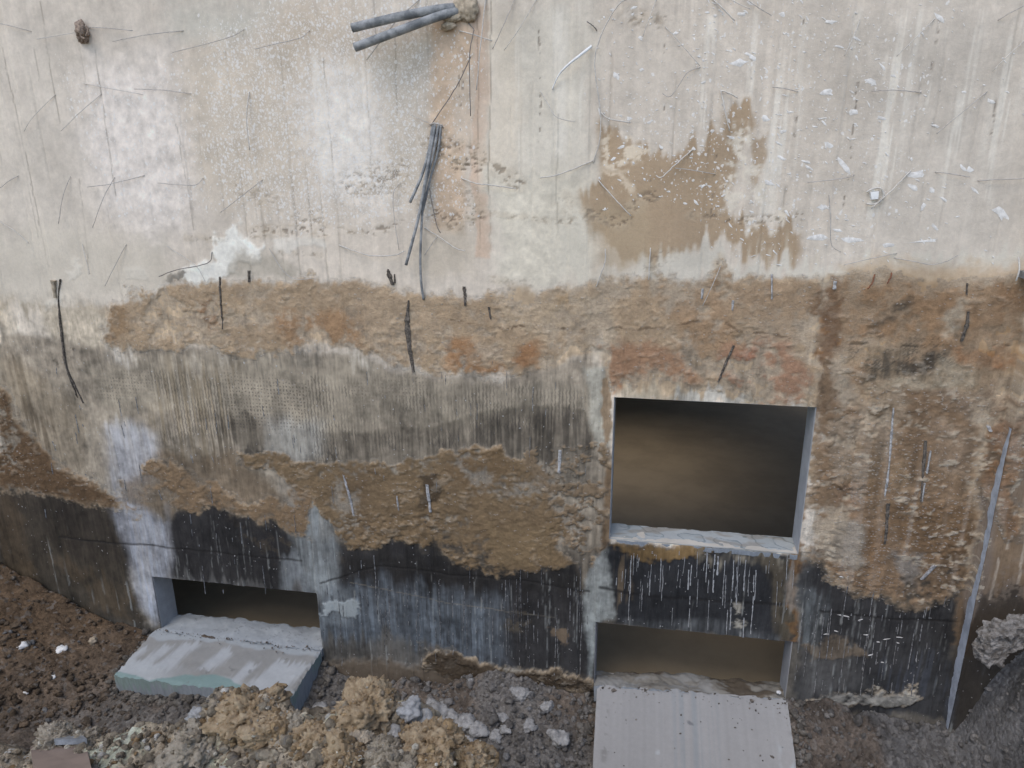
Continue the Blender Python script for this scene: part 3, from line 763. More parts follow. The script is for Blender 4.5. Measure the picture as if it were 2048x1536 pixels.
# the washes go on over the bitumen, down to the low opening
for pts, k, c_, so in [([(215, 1000), (262, 1000), (335, 1040), (345, 1110), (336, 1160), (310, 1246), (284, 1210), (262, 1130), (238, 1060)], .95, (137, 143, 158), .05), ([(262, 1010), (330, 1050), (332, 1110), (290, 1090)], .5, (155, 161, 175), .05),
                       ([(575, 1030), (610, 1000), (664, 1030), (676, 1090), (672, 1176), (636, 1190), (600, 1140)], .9, (124, 131, 138), .05), ([(640, 1170), (700, 1180), (700, 1250), (642, 1250)], .6, (112, 119, 127), .05), ([(330, 1000), (344, 1000), (346, 1160), (336, 1160)], .5, (120, 120, 124), .02)]:
    area(pts, c_, so, k, 's', gate=.65 + .35 * GATE_V2)
for _ in range(120):
    px = rng.choice([rng.uniform(650, 1185), rng.uniform(650, 1185), rng.uniform(1600, 1915), rng.uniform(345, 560)])
    y0 = rng.uniform(1120, 1230) if px > 640 else rng.uniform(1030, 1110)
    if 1185 < px: y0 = rng.uniform(1180, 1260)
    y1 = y0 + rng.uniform(50, 160)
    sl = (1030 - px) / 5000
    dk = rng.random() < .55
    stroke([(px, y0), (px + sl * (y1 - y0), y1)], .0032, (26, 26, 28) if dk else (126, 130, 134), rng.uniform(.35, .75) if dk else rng.uniform(.2, .5), .6, gate=sm(-.5, .6, scr), h=-.002 if dk else .003)
# pale fins along the boards at the bottom
blot = G.fbm(.11, .16, 5, 89, .75)
P[:] = P * np.clip(1 + (.10 * scr + .16 * blot + .08 * fine) * sm(-.75, -1.15, Z), .45, 1.6)[..., None]
w_all = (slice(None), slice(None))
paint(w_all, (fin_low * sm(.1, .8, G.noise(.05, .05, 71)) * sm(-2.35, -2.7, Z) * .55).astype(np.float32), (138, 142, 146))
FINS = [(878, 1160, 1290), (1011, 1160, 1330), (776, 1170, 1280), (750, 1140, 1260), (830, 1180, 1300), (905, 1190, 1310), (926, 1170, 1300), (985, 1230, 1310), (1040, 1260, 1330), (1068, 1220, 1335), (1112, 1210, 1345), (1165, 1180, 1350), (700, 1130, 1280), (722, 1120, 1200), (748, 1110, 1190)]
FINS += [(1668, 1180, 1380), (1652, 1200, 1290), (1695, 1170, 1300), (1740, 1250, 1390), (1765, 1230, 1390), (1805, 1240, 1385), (1830, 1260, 1385), (1850, 1220, 1390), (1640, 1300, 1390)]
# joints of the pour lifts in the lower half
for pts in [[(120, 1075), (300, 1090), (420, 1103), (600, 1120)], [(640, 1165), (760, 1130), (900, 1148), (1060, 1162), (1180, 1185)], [(1640, 1222), (1720, 1232), (1800, 1240), (1920, 1245)]]:
    stroke(pts, .007, (30, 29, 30), .7, .7, h=-.004)
# mud left of the step and right of it
area([(2006, 860), (2048, 780), (2100, 800), (2100, 1300), (1922, 1290), (1950, 1150), (1975, 1010)], (102, 86, 71), .02, .85, 'r', n=midn)
area([(1950, 1150), (2100, 1190), (2100, 1500), (1886, 1460), (1920, 1290)], (50, 46, 43), .02, .9, 'd')
area([(1960, 990), (1990, 960), (1975, 1110), (1945, 1200), (1930, 1190)], (112, 104, 100), .02, .7, 'd')
for (x, y0, y1) in [(2022, 1000, 1060), (2040, 1060, 1110), (2028, 1110, 1150), (2010, 1040, 1080), (1985, 1100, 1180)]:
    stroke([(x, y0), (x - .2 * (y1 - y0), y1)], .005, (168, 160, 152), .7, .5)
area([(1960, 1130), (2048, 1100), (2048, 1180), (1980, 1190)], (120, 110, 102), .03, .5, 'r', gate=GATE_F)
# grit on the foot of the wall
area([(640, 1310), (760, 1320), (840, 1330), (860, 1290), (960, 1320), (1190, 1360), (1190, 1420), (640, 1380)], (92, 82, 72), .03, .8, 'r', n=fine, h=.015)
area([(640, 1205), (715, 1212), (722, 1225), (680, 1232), (645, 1225)], (140, 148, 156), .008, .85, 'r', h=.006)
stroke([(700, 1165), (800, 1185), (900, 1205), (1000, 1220), (1110, 1235)], .003, (110, 106, 100), .6, .6)
area([(1010, 1215), (1060, 1225), (1060, 1255), (1020, 1250)], (82, 76, 68), .02, .6, 'r', gate=GATE_F)
area([(1108, 1258), (1130, 1258), (1134, 1290), (1118, 1290)], (110, 96, 82), .01, .7, 'r')

# ---- clay crusts: sheets of their own, proud of the concrete
P = PC
PC[:] = S(166, 146, 121) * (1 + .06 * midn + .06 * fine)[..., None]
zone_r0 = sm(1.0, 1.12, X) * sm(-1.1, -1.5, Z)
ridge = 1.2 - 2.4 * np.abs(G.fbm(.05, .035, 3, 84, .65))
grit = G.fbm(.02, .016, 2, 87, .9)
patchy = sm(-.3, .9, G.fbm(.22, .18, 3, 97))
flat = G.fbm(.034, .015, 3, 85, .65)


def crust(i, pts, rgb, th, warp='r', soft=.03, var=.10, gate=None):
    w, m = area(pts, rgb, soft, 1.0, warp, var, fine)
    if gate is not None: m = m * gate[w]
    t = m * th * np.maximum(.12, .55 + (.10 + .16 * patchy[w]) * rough_n[w] + .26 * midn[w] + (.10 + .14 * patchy[w]) * grit[w])
    up_ = t > HC[w]
    HC[w] = np.where(up_, t, HC[w]); ID[w] = np.where(up_ & (t > 0), i, ID[w])


crust(1, [(225, 690), (205, 640), (240, 606), (272, 574), (310, 562), (430, 568), (520, 564), (650, 574), (760, 588), (860, 606), (960, 606), (1040, 582), (1120, 574), (1200, 574), (1300, 566), (1400, 574), (1425, 548), (1445, 532), (1475, 562), (1640, 568), (1655, 600), (1645, 650), (1635, 790), (1560, 800), (1480, 792), (1400, 765), (1260, 760), (1235, 780), (1222, 705), (1150, 694), (1110, 724), (1040, 750), (1030, 762), (960, 768), (900, 752), (820, 745), (760, 712), (690, 690), (600, 704), (540, 716), (440, 706), (400, 690), (320, 704)], (165, 143, 116), .008, gate=.25 + .75 * sm(-1.0, .1, midn + .5 * rough_n))
for pts, c_, k in [([(380, 600), (430, 590), (435, 650), (410, 662), (390, 640)], (128, 92, 58), .8), ([(205, 610), (250, 600), (255, 650), (225, 680), (210, 650)], (140, 112, 78), .7), ([(560, 640), (720, 640), (720, 700), (600, 700), (560, 680)], (152, 114, 74), .7), ([(895, 705), (940, 700), (945, 750), (1000, 745), (1030, 760), (960, 768), (900, 750)], (156, 114, 72), .9), ([(1040, 700), (1085, 695), (1085, 730), (1040, 735)], (152, 108, 66), .9), ([(940, 710), (1000, 705), (990, 740), (945, 735)], (166, 150, 132), .7), ([(1210, 690), (1320, 680), (1420, 740), (1380, 765), (1260, 760), (1230, 780)], (152, 112, 82), .8), ([(1340, 640), (1440, 600), (1500, 700), (1400, 740)], (154, 122, 88), .6), ([(1450, 690), (1580, 680), (1620, 740), (1600, 795), (1500, 790), (1450, 760)], (158, 116, 90), .8), ([(1485, 710), (1520, 705), (1510, 745), (1480, 740)], (164, 110, 84), .7), ([(1300, 580), (1640, 575), (1640, 640), (1450, 650), (1330, 640)], (160, 134, 106), .6), ([(1420, 545), (1445, 530), (1480, 562), (1420, 600)], (150, 118, 82), .7), ([(1000, 590), (1180, 580), (1200, 640), (1100, 680), (1000, 650)], (174, 156, 132), .7), ([(700, 590), (860, 610), (900, 690), (760, 700), (690, 660)], (168, 148, 124), .6), ([(1110, 600), (1140, 590), (1150, 620), (1115, 625)], (158, 130, 90), .7), ([(370, 620), (400, 660), (420, 640), (450, 690), (380, 690)], (172, 156, 136), .6), ([(1620, 600), (1660, 570), (1690, 600), (1670, 680), (1640, 690)], (112, 84, 58), .6), ([(1180, 600), (1230, 590), (1240, 690), (1190, 690)], (176, 166, 150), .5), ([(1510, 640), (1600, 640), (1600, 690), (1520, 690)], (166, 146, 124), .6), ([(320, 620), (340, 615), (335, 640), (318, 640)], (122, 96, 62), .6)]:
    area(pts, c_, .035, k, 'r', .1, fine)
stroke([(1000, 660), (1060, 652), (1130, 658), (1230, 655), (1330, 660), (1420, 640), (1500, 665), (1640, 680)], .006, (84, 64, 46), .7, .7, 'r', gate=GATE_F)
stroke([(760, 585), (860, 640), (980, 655)], .004, (120, 98, 74), .5, .7, 'r', gate=GATE_F)

crust(2, [(470, 925), (560, 912), (640, 932), (700, 930), (790, 938), (850, 932), (870, 908), (920, 896), (1005, 888), (1015, 918), (1080, 945), (1120, 980), (1100, 1000), (1140, 1060), (1130, 1090), (1150, 1115), (1090, 1135), (1040, 1140), (1000, 1150), (930, 1130), (890, 1100), (800, 1082), (700, 1084), (670, 1040), (640, 1000), (560, 950), (490, 945)], (117, 97, 70), .012, 'r', .014)
crust(3, [(235, 985), (245, 950), (270, 955), (290, 925), (340, 918), (380, 940), (420, 955), (470, 1000), (560, 1000), (590, 960), (625, 985), (610, 1060), (560, 1045), (470, 1022), (380, 1012), (300, 1010), (250, 1030)], (124, 102, 76), .010, 'r', .02, gate=sm(-1.0, .3, midn))
crust(4, [(0, 770), (20, 790), (50, 850), (110, 915), (190, 962), (236, 990), (230, 1005), (150, 1000), (60, 985), (0, 980)], (96, 74, 50), .012, 'r', .04)
crust(10, [(1655, 590), (1700, 570), (1800, 566), (2060, 566), (2060, 800), (1960, 860), (1860, 850), (1740, 840), (1650, 860), (1640, 800), (1650, 700)], (150, 124, 96), .008, 'r', .05, gate=.35 + .65 * sm(-.8, .3, midn + .5 * rough_n))
crust(5, [(1630, 830), (1660, 780), (1760, 745), (1870, 760), (1950, 800), (1975, 880), (1978, 950), (1950, 1050), (1938, 1180), (1905, 1205), (1850, 1218), (1780, 1195), (1700, 1178), (1650, 1145), (1622, 1110), (1640, 1040), (1616, 1000), (1628, 900)], (128, 104, 79), .014, 'r', .06)
for pts, c_, k in [([(1650, 830), (1760, 810), (1800, 860), (1760, 940), (1660, 960)], (142, 128, 112), .7), ([(1700, 880), (1760, 870), (1760, 980), (1700, 960)], (112, 88, 58), .6), ([(1660, 1040), (1720, 1050), (1720, 1140), (1650, 1110), (1640, 1060)], (148, 145, 138), .6), ([(1770, 1000), (1960, 1010), (1945, 1130), (1830, 1130), (1790, 1080)], (108, 82, 52), .7), ([(1860, 830), (1960, 860), (1960, 960), (1900, 960)], (140, 120, 100), .7), ([(1790, 920), (1830, 900), (1830, 980), (1790, 980)], (146, 122, 94), .8), ([(1720, 1060), (1760, 1060), (1760, 1130), (1730, 1130)], (118, 88, 54), .7), ([(1780, 1110), (1830, 1110), (1820, 1170), (1785, 1160)], (128, 130, 132), .6), ([(1850, 1120), (1930, 1120), (1920, 1190), (1850, 1190)], (92, 74, 54), .6), ([(1680, 970), (1720, 960), (1715, 1040), (1670, 1030)], (130, 104, 82), .6)]:
    area(pts, c_, .03, k, 'r', .12, fine)
crust(6, [(1045, 930), (1080, 905), (1110, 905), (1125, 890), (1165, 900), (1212, 895), (1216, 960), (1200, 1000), (1205, 1080), (1190, 1125), (1160, 1110), (1140, 1060), (1090, 1000)], (122, 104, 82), .010, 'r', .02, gate=sm(-.15, .5, rough_n))
crust(7, [(1985, 870), (2048, 800), (2048, 1000), (2040, 1060), (2005, 1040), (1995, 960)], (128, 98, 70), .012, 'r', .03)
for t_ in (PW, PC):
    P = t_
    stroke([(840, 1288), (900, 1308), (960, 1335), (1020, 1336), (1100, 1352), (1190, 1372)], .022, (132, 128, 122), .75, .8, 'r', gate=GATE_F, h=.004)
P = PC
crust(8, [(860, 1300), (900, 1290), (960, 1318), (1020, 1330), (1100, 1345), (1190, 1362), (1190, 1380), (1060, 1375), (900, 1350), (850, 1330)], (70, 58, 45), .016, 'r', .02)
crust(9, [(1620, 1390), (1700, 1392), (1790, 1378), (1850, 1385), (1850, 1405), (1780, 1412), (1620, 1408)], (128, 126, 124), .018, 'r', .015)
for pts, c_, k in [([(1700, 580), (1900, 575), (1960, 640), (1880, 690), (1720, 680)], (146, 114, 80), .7), ([(1905, 690), (1950, 688), (2050, 700), (2050, 745), (1970, 740)], (150, 106, 66), .85), ([(1735, 655), (1780, 620), (1812, 606), (1832, 612), (1790, 645)], (72, 66, 58), .75), ([(1725, 740), (1760, 702), (1860, 690), (1900, 692), (1870, 722), (1800, 745)], (60, 57, 53), .85), ([(1730, 757), (1850, 735), (1880, 692), (1960, 745), (1920, 768), (1800, 768)], (160, 150, 132), .8), ([(1660, 700), (1700, 690), (1710, 770), (1690, 810), (1665, 780)], (160, 150, 136), .7), ([(1640, 590), (1680, 585), (1690, 660), (1670, 690), (1640, 690)], (112, 84, 58), .8), ([(1640, 700), (1668, 690), (1670, 800), (1640, 810)], (110, 86, 62), .8), ([(1960, 560), (2060, 560), (2060, 700), (1990, 690)], (138, 106, 74), .6), ([(1900, 590), (1918, 590), (1920, 660), (1898, 660)], (168, 162, 148), .7), ([(1850, 780), (1990, 740), (2050, 760), (2050, 830), (1960, 850)], (128, 112, 96), .7), ([(1700, 770), (1800, 770), (1830, 830), (1720, 830)], (158, 142, 122), .6), ([(1720, 800), (1780, 790), (1790, 815), (1740, 825)], (104, 84, 58), .7)]:
    area(pts, c_, .03, k, 'r', .12, fine)
area([(900, 900), (1000, 895), (1030, 960), (960, 1000), (880, 960)], (112, 90, 62), .05, .7)
area([(980, 1040), (1110, 1050), (1130, 1120), (1010, 1130)], (122, 102, 72), .04, .7)
area([(830, 975), (868, 968), (878, 1000), (860, 1030), (842, 1020)], (64, 52, 38), .01, .8, 'r')
area([(690, 940), (740, 940), (740, 1060), (690, 1060)], (100, 82, 60), .05, .6)
# the flaking clay beside the upper opening keeps the print of the boards
vb = G.noise(.030, 1.2, 95); vb2 = G.noise(.012, .25, 96)
PC[:] = PC * (1 + (.16 * vb + .08 * vb2) * zone_r0)[..., None]
paint((slice(None), slice(None)), (sm(.5, 1.1, vb) * zone_r0 * .35 * sm(-.6, .4, midn)).astype(np.float32), (150, 142, 136))
# thin clay lets the concrete show through
kk = sm(.0002, .0060, HC + .0012 * fine)[..., None]
PC[:] = PW * (1 - kk) + PC * kk
# pale flaked rims and chips on the clay, drying cracks
flk = sm(.55, .95, flat) * sm(-.2, .5, G.fbm(.1, .1, 3, 81))
rim = sm(.006, .001, HC) * (HC > 0)
zone_r = sm(.95, 1.1, X) * sm(-1.05, -1.35, Z)
paint(w_all, (flk * (.16 + .40 * zone_r) * (HC > 0)).astype(np.float32), (188, 178, 164))
wv_ = (np.sin(X * 2 * math.pi / .0215) * np.sin(Z * 2 * math.pi / .0195) > .1) * sm(-.2, .6, rough_n) * (1 - sm(-.06, .03, np.hypot((X - 1.28) / 2.2, Z + 1.07) - .13))
paint(w_all, (wv_ * .7 * (X > .95) * (HC > 0)).astype(np.float32), (66, 62, 56))
paint(w_all, (rim * .10 * GATE_F).astype(np.float32), (178, 164, 144))
crk = np.abs(G.fbm(.09, .11, 3, 82, .6)); crm = (1 - sm(.0, .045, crk)) * sm(.1, .6, G.fbm(.4, .4, 2, 83)) * sm(-1.2, -1.5, Z)
paint(w_all, (crm * .75).astype(np.float32), (50, 38, 26))
HC -= (crm * .006 + flk * -.004) * (HC > .003)
P = PW

# how much grime and grit the shader adds: light on the bare top, heavy below
GR = .18 + .72 * sm(-.70, -1.05, Z)
MASK[..., 1] *= .25 + .75 * sm(-.9, .5, midn + .4 * fine)
MASK4 = np.concatenate([MASK, GR[..., None].astype(np.float32)], -1)
CM = np.zeros(SH + (4,), np.float32); CM[..., 0] = np.clip((.10 + .50 * zone_r) * (.25 + .75 * sm(-.3, .8, midn)), 0, 1); CM[..., 3] = 1
# #PAINT-END

# pigment = what is seen, divided by the daylight that reaches a grey wall here (measured from a test render)
_c = [[0.9332, 0.0077, 0.0001, 0.0232, 0.012, -0.1651, 0.0409, -0.0025], [0.9994, 0.0071, -0.0004, 0.0216, 0.0143, -0.1721, 0.0338, -0.0024], [1.1407, 0.0068, -0.0008, 0.0194, 0.0143, -0.1449, 0.0116, -0.0028]]
_t = np.maximum(0, -1 - np.maximum(Z, -3.1))
_b = (1, X, X * X, Z, Z * Z, _t * _t, _t ** 3, X * _t)
E = np.stack([sum(k * f for k, f in zip(c, _b)) for c in _c], -1)
ALB = np.clip(PW / E, .012, .8)
_g = PC.mean(-1, keepdims=True)
ALBC = np.clip((PC * .76 + _g * .24) / E * .97, .012, .8)


def wall_grid(name, keep, hgt, mat, parent, cols, masks=None):
    nv, nu = SH
    idx = np.arange(nv * nu).reshape(nv, nu)
    q = np.stack([idx[:-1, :-1], idx[:-1, 1:], idx[1:, 1:], idx[1:, :-1]], -1)[keep]
    used = np.unique(q)
    rm = np.full(nv * nu, -1, np.int32); rm[used] = np.arange(len(used))
    V = np.stack([X.ravel()[used], WALL_Y - hgt.ravel()[used], Z.ravel()[used]], 1)
    return mesh_np(name, V, rm[q], mat, parent, cols.reshape(-1, 3)[used], True, None if masks is None else masks.reshape(-1, masks.shape[-1])[used])


cx = (GX[:-1] + GX[1:]) / 2; cz = (GZ[:-1] + GZ[1:]) / 2
solid = np.ones((len(cz), len(cx)), bool)
for a, b_, c, d in OPEN.values():
    solid &= ~((cx[None] > a) & (cx[None] < b_) & (cz[:, None] > c) & (cz[:, None] < d))
Hh = Hh + np.where(X > STEP_X + .001, STEP, 0)
wall = empty('concrete_wall', (-.8, WALL_Y, -3.4))
wall_grid('wall_face', solid, Hh, M_wall, wall, ALB, MASK4)
HCq = np.maximum.reduce([HC[:-1, :-1], HC[1:, :-1], HC[:-1, 1:], HC[1:, 1:]])
IDq = np.maximum.reduce([ID[:-1, :-1], ID[1:, :-1], ID[:-1, 1:], ID[1:, 1:]])
CR = {10: 'orange brown clay coat right of the upper opening', 1: 'ochre clay crust in a broad band above the openings', 2: 'thick brown cracked clay crust in the middle of the wall', 3: 'thin brown clay patch on the left', 4: 'dark brown clay at the left edge',
      5: 'flaking brown clay beside the upper opening', 6: 'scattered clay clods left of the upper opening', 7: 'brown clay on the stepped part', 8: 'dirt crust along the foot of the wall', 9: 'pale cement crust along the foot of the wall'}
for i, lab in CR.items():
    tag(wall_grid('clay_crust', solid & (HCq > .0005) & (IDq == i), Hh + HC, M_crust, wall, ALBC, CM), lab)


def to_parent(root):
    """children were written in world metres: keep them where they stand"""
    for c in [o for o in COL.objects if o.parent == root]:
        c.matrix_parent_inverse = Matrix.Translation(root.location).inverted()


def boxes(name, bx, mat, parent=None, cols=None):
    V = []; F = []
    for (x0, x1, y0, y1, z0, z1) in bx:
        o = len(V)
        V += [(x0, y0, z0), (x1, y0, z0), (x1, y1, z0), (x0, y1, z0), (x0, y0, z1), (x1, y0, z1), (x1, y1, z1), (x0, y1, z1)]
        F += [[o + i for i in f] for f in ((3, 2, 1, 0), (4, 5, 6, 7), (0, 1, 5, 4), (1, 2, 6, 5), (2, 3, 7, 6), (3, 0, 4, 7))]
    return mesh_np(name, V, F, mat, parent, np.tile(np.array(cols), (len(V), 1)) if cols is not None else None, False)


# core behind the painted face, parapet above and wing walls beside it
x0, x1, z0, z1 = GX[0], GX[-1], GZ[0], GZ[-1]
core = []
xs = [x0, -3.29, -2.073, -.226, -.162, .913, .943, x1]
zs = [z0, -3.36, -3.29, -2.85, -2.262, -1.369, z1]
for i in range(len(xs) - 1):
    for j in range(len(zs) - 1):
        mx, mz = (xs[i] + xs[i + 1]) / 2, (zs[j] + zs[j + 1]) / 2
        if not any(a < mx < b_ and c < mz < d for a, b_, c, d in OPEN.values()):
            core.append((xs[i], xs[i + 1], mz, zs[j], zs[j + 1]))
M_core = plain('concrete_core', (.47, .435, .375), rough=.88, var=.10, scale=5, det=9.0)
M_low = plain('clay_stained_concrete', (.12, .098, .075), rough=.92, scale=4, det=9.0, rgb2=(.27, .225, .17))
boxes('wall_core', [(a, b_, WALL_Y + .012, WALL_Y + THICK, c, d) for a, b_, _, c, d in core], M_core, wall)
boxes('wall_extension', [(x0, x1, WALL_Y - .001, WALL_Y + THICK, z1, 2.6)], M_core, wall)
boxes('wall_extension', [(-16, x0, WALL_Y - .001, WALL_Y + THICK, -.9, 2.6)], M_core, wall)
boxes('wall_extension', [(-16, x0, WALL_Y - .001, WALL_Y + THICK, -4.5, -.9)], M_low, wall)
boxes('wall_extension', [(x1, 14, WALL_Y - STEP - .001, WALL_Y + THICK, -.65, 2.6)], M_core, wall)
boxes('wall_extension', [(x1, 14, WALL_Y - STEP - .001, WALL_Y + THICK, -4.5, -.65)], M_low, wall)

# reveals: jambs, head and sill of each opening, 4 mm inside the sawn hole
for key, (a, b_, c, d) in OPEN.items():
    t = .004
    y0, y1 = WALL_Y + .008, WALL_Y + THICK + .01
    boxes('jamb', [(a - .02, a + t, y0, y1, c, d)], M_reveal, wall)
    boxes('jamb', [(b_ - t, b_ + .02, y0, y1, c, d)], M_reveal, wall)
    boxes('opening_head', [(a + t, b_ - t, y0, y1, d - t, d + .02)], M_reveal, wall)
to_parent(wall)

# ------------------------------------------------------------------ room behind
RX0, RX1, RY1, RZ0, RZ1 = -7.0, 4.5, 13.0, -3.5, -1.1
g_ = Grid(np.linspace(RX0, RX1, 180), np.linspace(WALL_Y + THICK, RY1, 140))
fz = RZ0 + .010 * g_.fbm(1.1, .5, 4, 61, .6) - .012 * np.exp(-(g_.noise(1.6, .35, 62) / .12) ** 2)
i_ = np.arange(180 * 140).reshape(140, 180)
tag(mesh_np('room_floor', np.stack([g_.U.ravel(), g_.V.ravel(), fz.ravel()], 1), np.stack([i_[:-1, :-1], i_[:-1, 1:], i_[1:, 1:], i_[1:, :-1]], -1).reshape(-1, 4), M_mud), kind='structure')
HX0, HX1, HY0, HY1 = -2.4, 0.25, 5.9, 7.6
JX0, JX1, JY0, JY1 = 1.8, 4.4, 9.0, 12.5       # and a second gap far right     # gaps in the unseen ceiling, added to let daylight onto the floor
tag(boxes('room_ceiling', [(RX0, HX0, WALL_Y + THICK + .002, RY1, RZ1, RZ1 + .2), (HX1, JX0, WALL_Y + THICK + .002, RY1, RZ1, RZ1 + .2), (JX0, RX1, WALL_Y + THICK + .002, JY0, RZ1, RZ1 + .2), (JX0, RX1, JY1, RY1, RZ1, RZ1 + .2),
                           (HX0, HX1, WALL_Y + THICK + .002, HY0, RZ1, RZ1 + .2), (HX0, HX1, HY1, RY1, RZ1, RZ1 + .2)], M_inner), kind='structure')
tag(boxes('room_wall', [(RX0, RX1, RY1, RY1 + .2, RZ0, RZ1)], M_inner), kind='structure')
tag(boxes('room_wall', [(RX0 - .2, RX0, WALL_Y + THICK, RY1, RZ0, RZ1)], M_inner), kind='structure')
tag(boxes('room_wall', [(RX1, RX1 + .2, WALL_Y + THICK, RY1, RZ0, RZ1)], M_inner), kind='structure')

# ------------------------------------------------------------------ pit floor and bank
TX = np.concatenate([np.linspace(-45, -6, 30)[:-1], axis(-6, -5.2, [], .05)[:-1], axis(-5.2, 2.8, [], .012)[:-1], axis(2.8, 4, [], .05)[:-1], np.linspace(4, 45, 30)])
TY = np.concatenate([np.linspace(-45, .7, 40)[:-1], axis(.7, 1.2, [], .025)[:-1], axis(1.2, 2.0, [], .010)[:-1], axis(2.0, 3.0, [], .03)[:-1], axis(3.0, 4.14, [], .011)])
T = Grid(TX, TY)


def floor_z(x, y):
    zf = np.interp(x, [-6, -4.6, -4.0, -3.4, -3.2, -2.2, -2.05, -1.2, -.25, 1, 1.86, 1.93, 1.98, 2.06, 2.3, 3.3], [-2.5, -2.88, -3.10, -3.26, -3.31, -3.38, -3.45, -3.42, -3.34, -3.24, -3.27, -3.12, -2.93, -2.76, -2.42, -1.7])
    return zf - np.interp(x, [-1.0, -.35, 1.8, 2.1], [.14, .50, .45, .05]) * np.clip(WALL_Y - y, 0, .8) - .3 * sm(WALL_Y - .03, WALL_Y + .02, y)


def terrain(g):
    x, y = g.U, g.V
    z = floor_z(x, y)
    clod = 1 - np.abs(g.fbm(.07, .07, 3, 46, .7))
    z = z + .016 * g.fbm(.10, .10, 4, 40, .75) + .05 * g.fbm(.6, .6, 2, 41) + .016 * clod * sm(-3.4, -2.6, x)
    # foreground bank
    zc = .03 + np.interp(x, [-6, -3, -2.2, -1.88, -1.5, -1.3, -1.18, -1.0, -.77, -.68, -.52, -.36, 0, 1, 6], [-1.9, -2.05, -2.04, -2.01, -1.88, -1.74, -1.69, -1.70, -1.66, -1.70, -1.76, -1.82, -1.9, -1.8, -1.65])
    yc = np.interp(x, [-6, -.5, -.2, .6, 6], [1.75, 1.75, 1.6, 1.1, 1.1]) + .06 * g.fbm(.25, .6, 3, 42)
    d = y - yc
    rel = .030 * g.fbm(.16, .16, 2, 43) + .018 * g.fbm(.05, .05, 3, 44, .8)
    bank = np.where(d > 0, zc - 1.15 * d, zc + (-1.6 - zc) * sm(0, 1.6, -d) - .10 * sm(0, .3, -d) * sm(1.6, .3, -d)) + rel * sm(-1.2, -.2, d)
    ends = -1.6 - np.clip(x + 5.85, 0, 9) * 1.3 + .06 * g.fbm(.3, .3, 3, 45) * (x > -8)
    z = np.maximum(np.maximum(z, bank), ends)
    return z


TZ = terrain(T)


def tz(x, y):
    i = np.clip(np.searchsorted(TX, x), 1, len(TX) - 1); j = np.clip(np.searchsorted(TY, y), 1, len(TY) - 1)
    fx = (x - TX[i - 1]) / (TX[i] - TX[i - 1]); fy = (y - TY[j - 1]) / (TY[j] - TY[j - 1])
    return (TZ[j - 1, i - 1] * (1 - fx) * (1 - fy) + TZ[j - 1, i] * fx * (1 - fy) + TZ[j, i - 1] * (1 - fx) * fy + TZ[j, i] * fx * fy)


def lerp3(a, b_, t): return a * (1 - t)[..., None] + b_ * t[..., None]


n1 = T.fbm(.5, .5, 4, 50); n2 = T.fbm(.09, .09, 4, 51, .7)
cb = np.array([.185, .125, .075]); cg = np.array([.235, .218, .195]); cm = np.array([.56, .46, .33]); cd = np.array([.205, .198, .188])
tcol = lerp3(np.broadcast_to(cb, T.U.shape + (3,)), cg, sm(-3.4, -2.2, T.U + .25 * n1 + .9 * (3.72 - T.V) + .3))
tcol = lerp3(tcol, cd, sm(.6, 1.2, T.U + .15 * n1))
tcol = lerp3(tcol, np.array([.20, .135, .08]), sm(.35, 1.1, n1) * .5 * (T.V > 2.6))
tcol = lerp3(tcol, np.broadcast_to(cm, tcol.shape) * (1 + .18 * n1)[..., None], sm(3.0, 2.4, T.V))
tcol = tcol * (1 + .20 * n2)[..., None]
nv, nu = T.U.shape
idx = np.arange(nv * nu).reshape(nv, nu)
Fq = np.stack([idx[:-1, :-1], idx[:-1, 1:], idx[1:, 1:], idx[1:, :-1]], -1).reshape(-1, 4)
ground = mesh_np('ground', np.stack([T.U.ravel(), T.V.ravel(), TZ.ravel()], 1), Fq, M_soil, None, np.clip(tcol, .01, .7).reshape(-1, 3))
tag(ground, kind='structure')
# #REST
# ------------------------------------------------------------------ sills and sawn-out blocks
def bilin(BL, BR, FL, FR, n, m):
    u = np.linspace(0, 1, n)[None, :, None]; v = np.linspace(0, 1, m)[:, None, None]
    BL, BR, FL, FR = (np.asarray(q, float) for q in (BL, BR, FL, FR))
    return (BL * (1 - u) + BR * u) * (1 - v) + (FL * (1 - u) + FR * u) * v


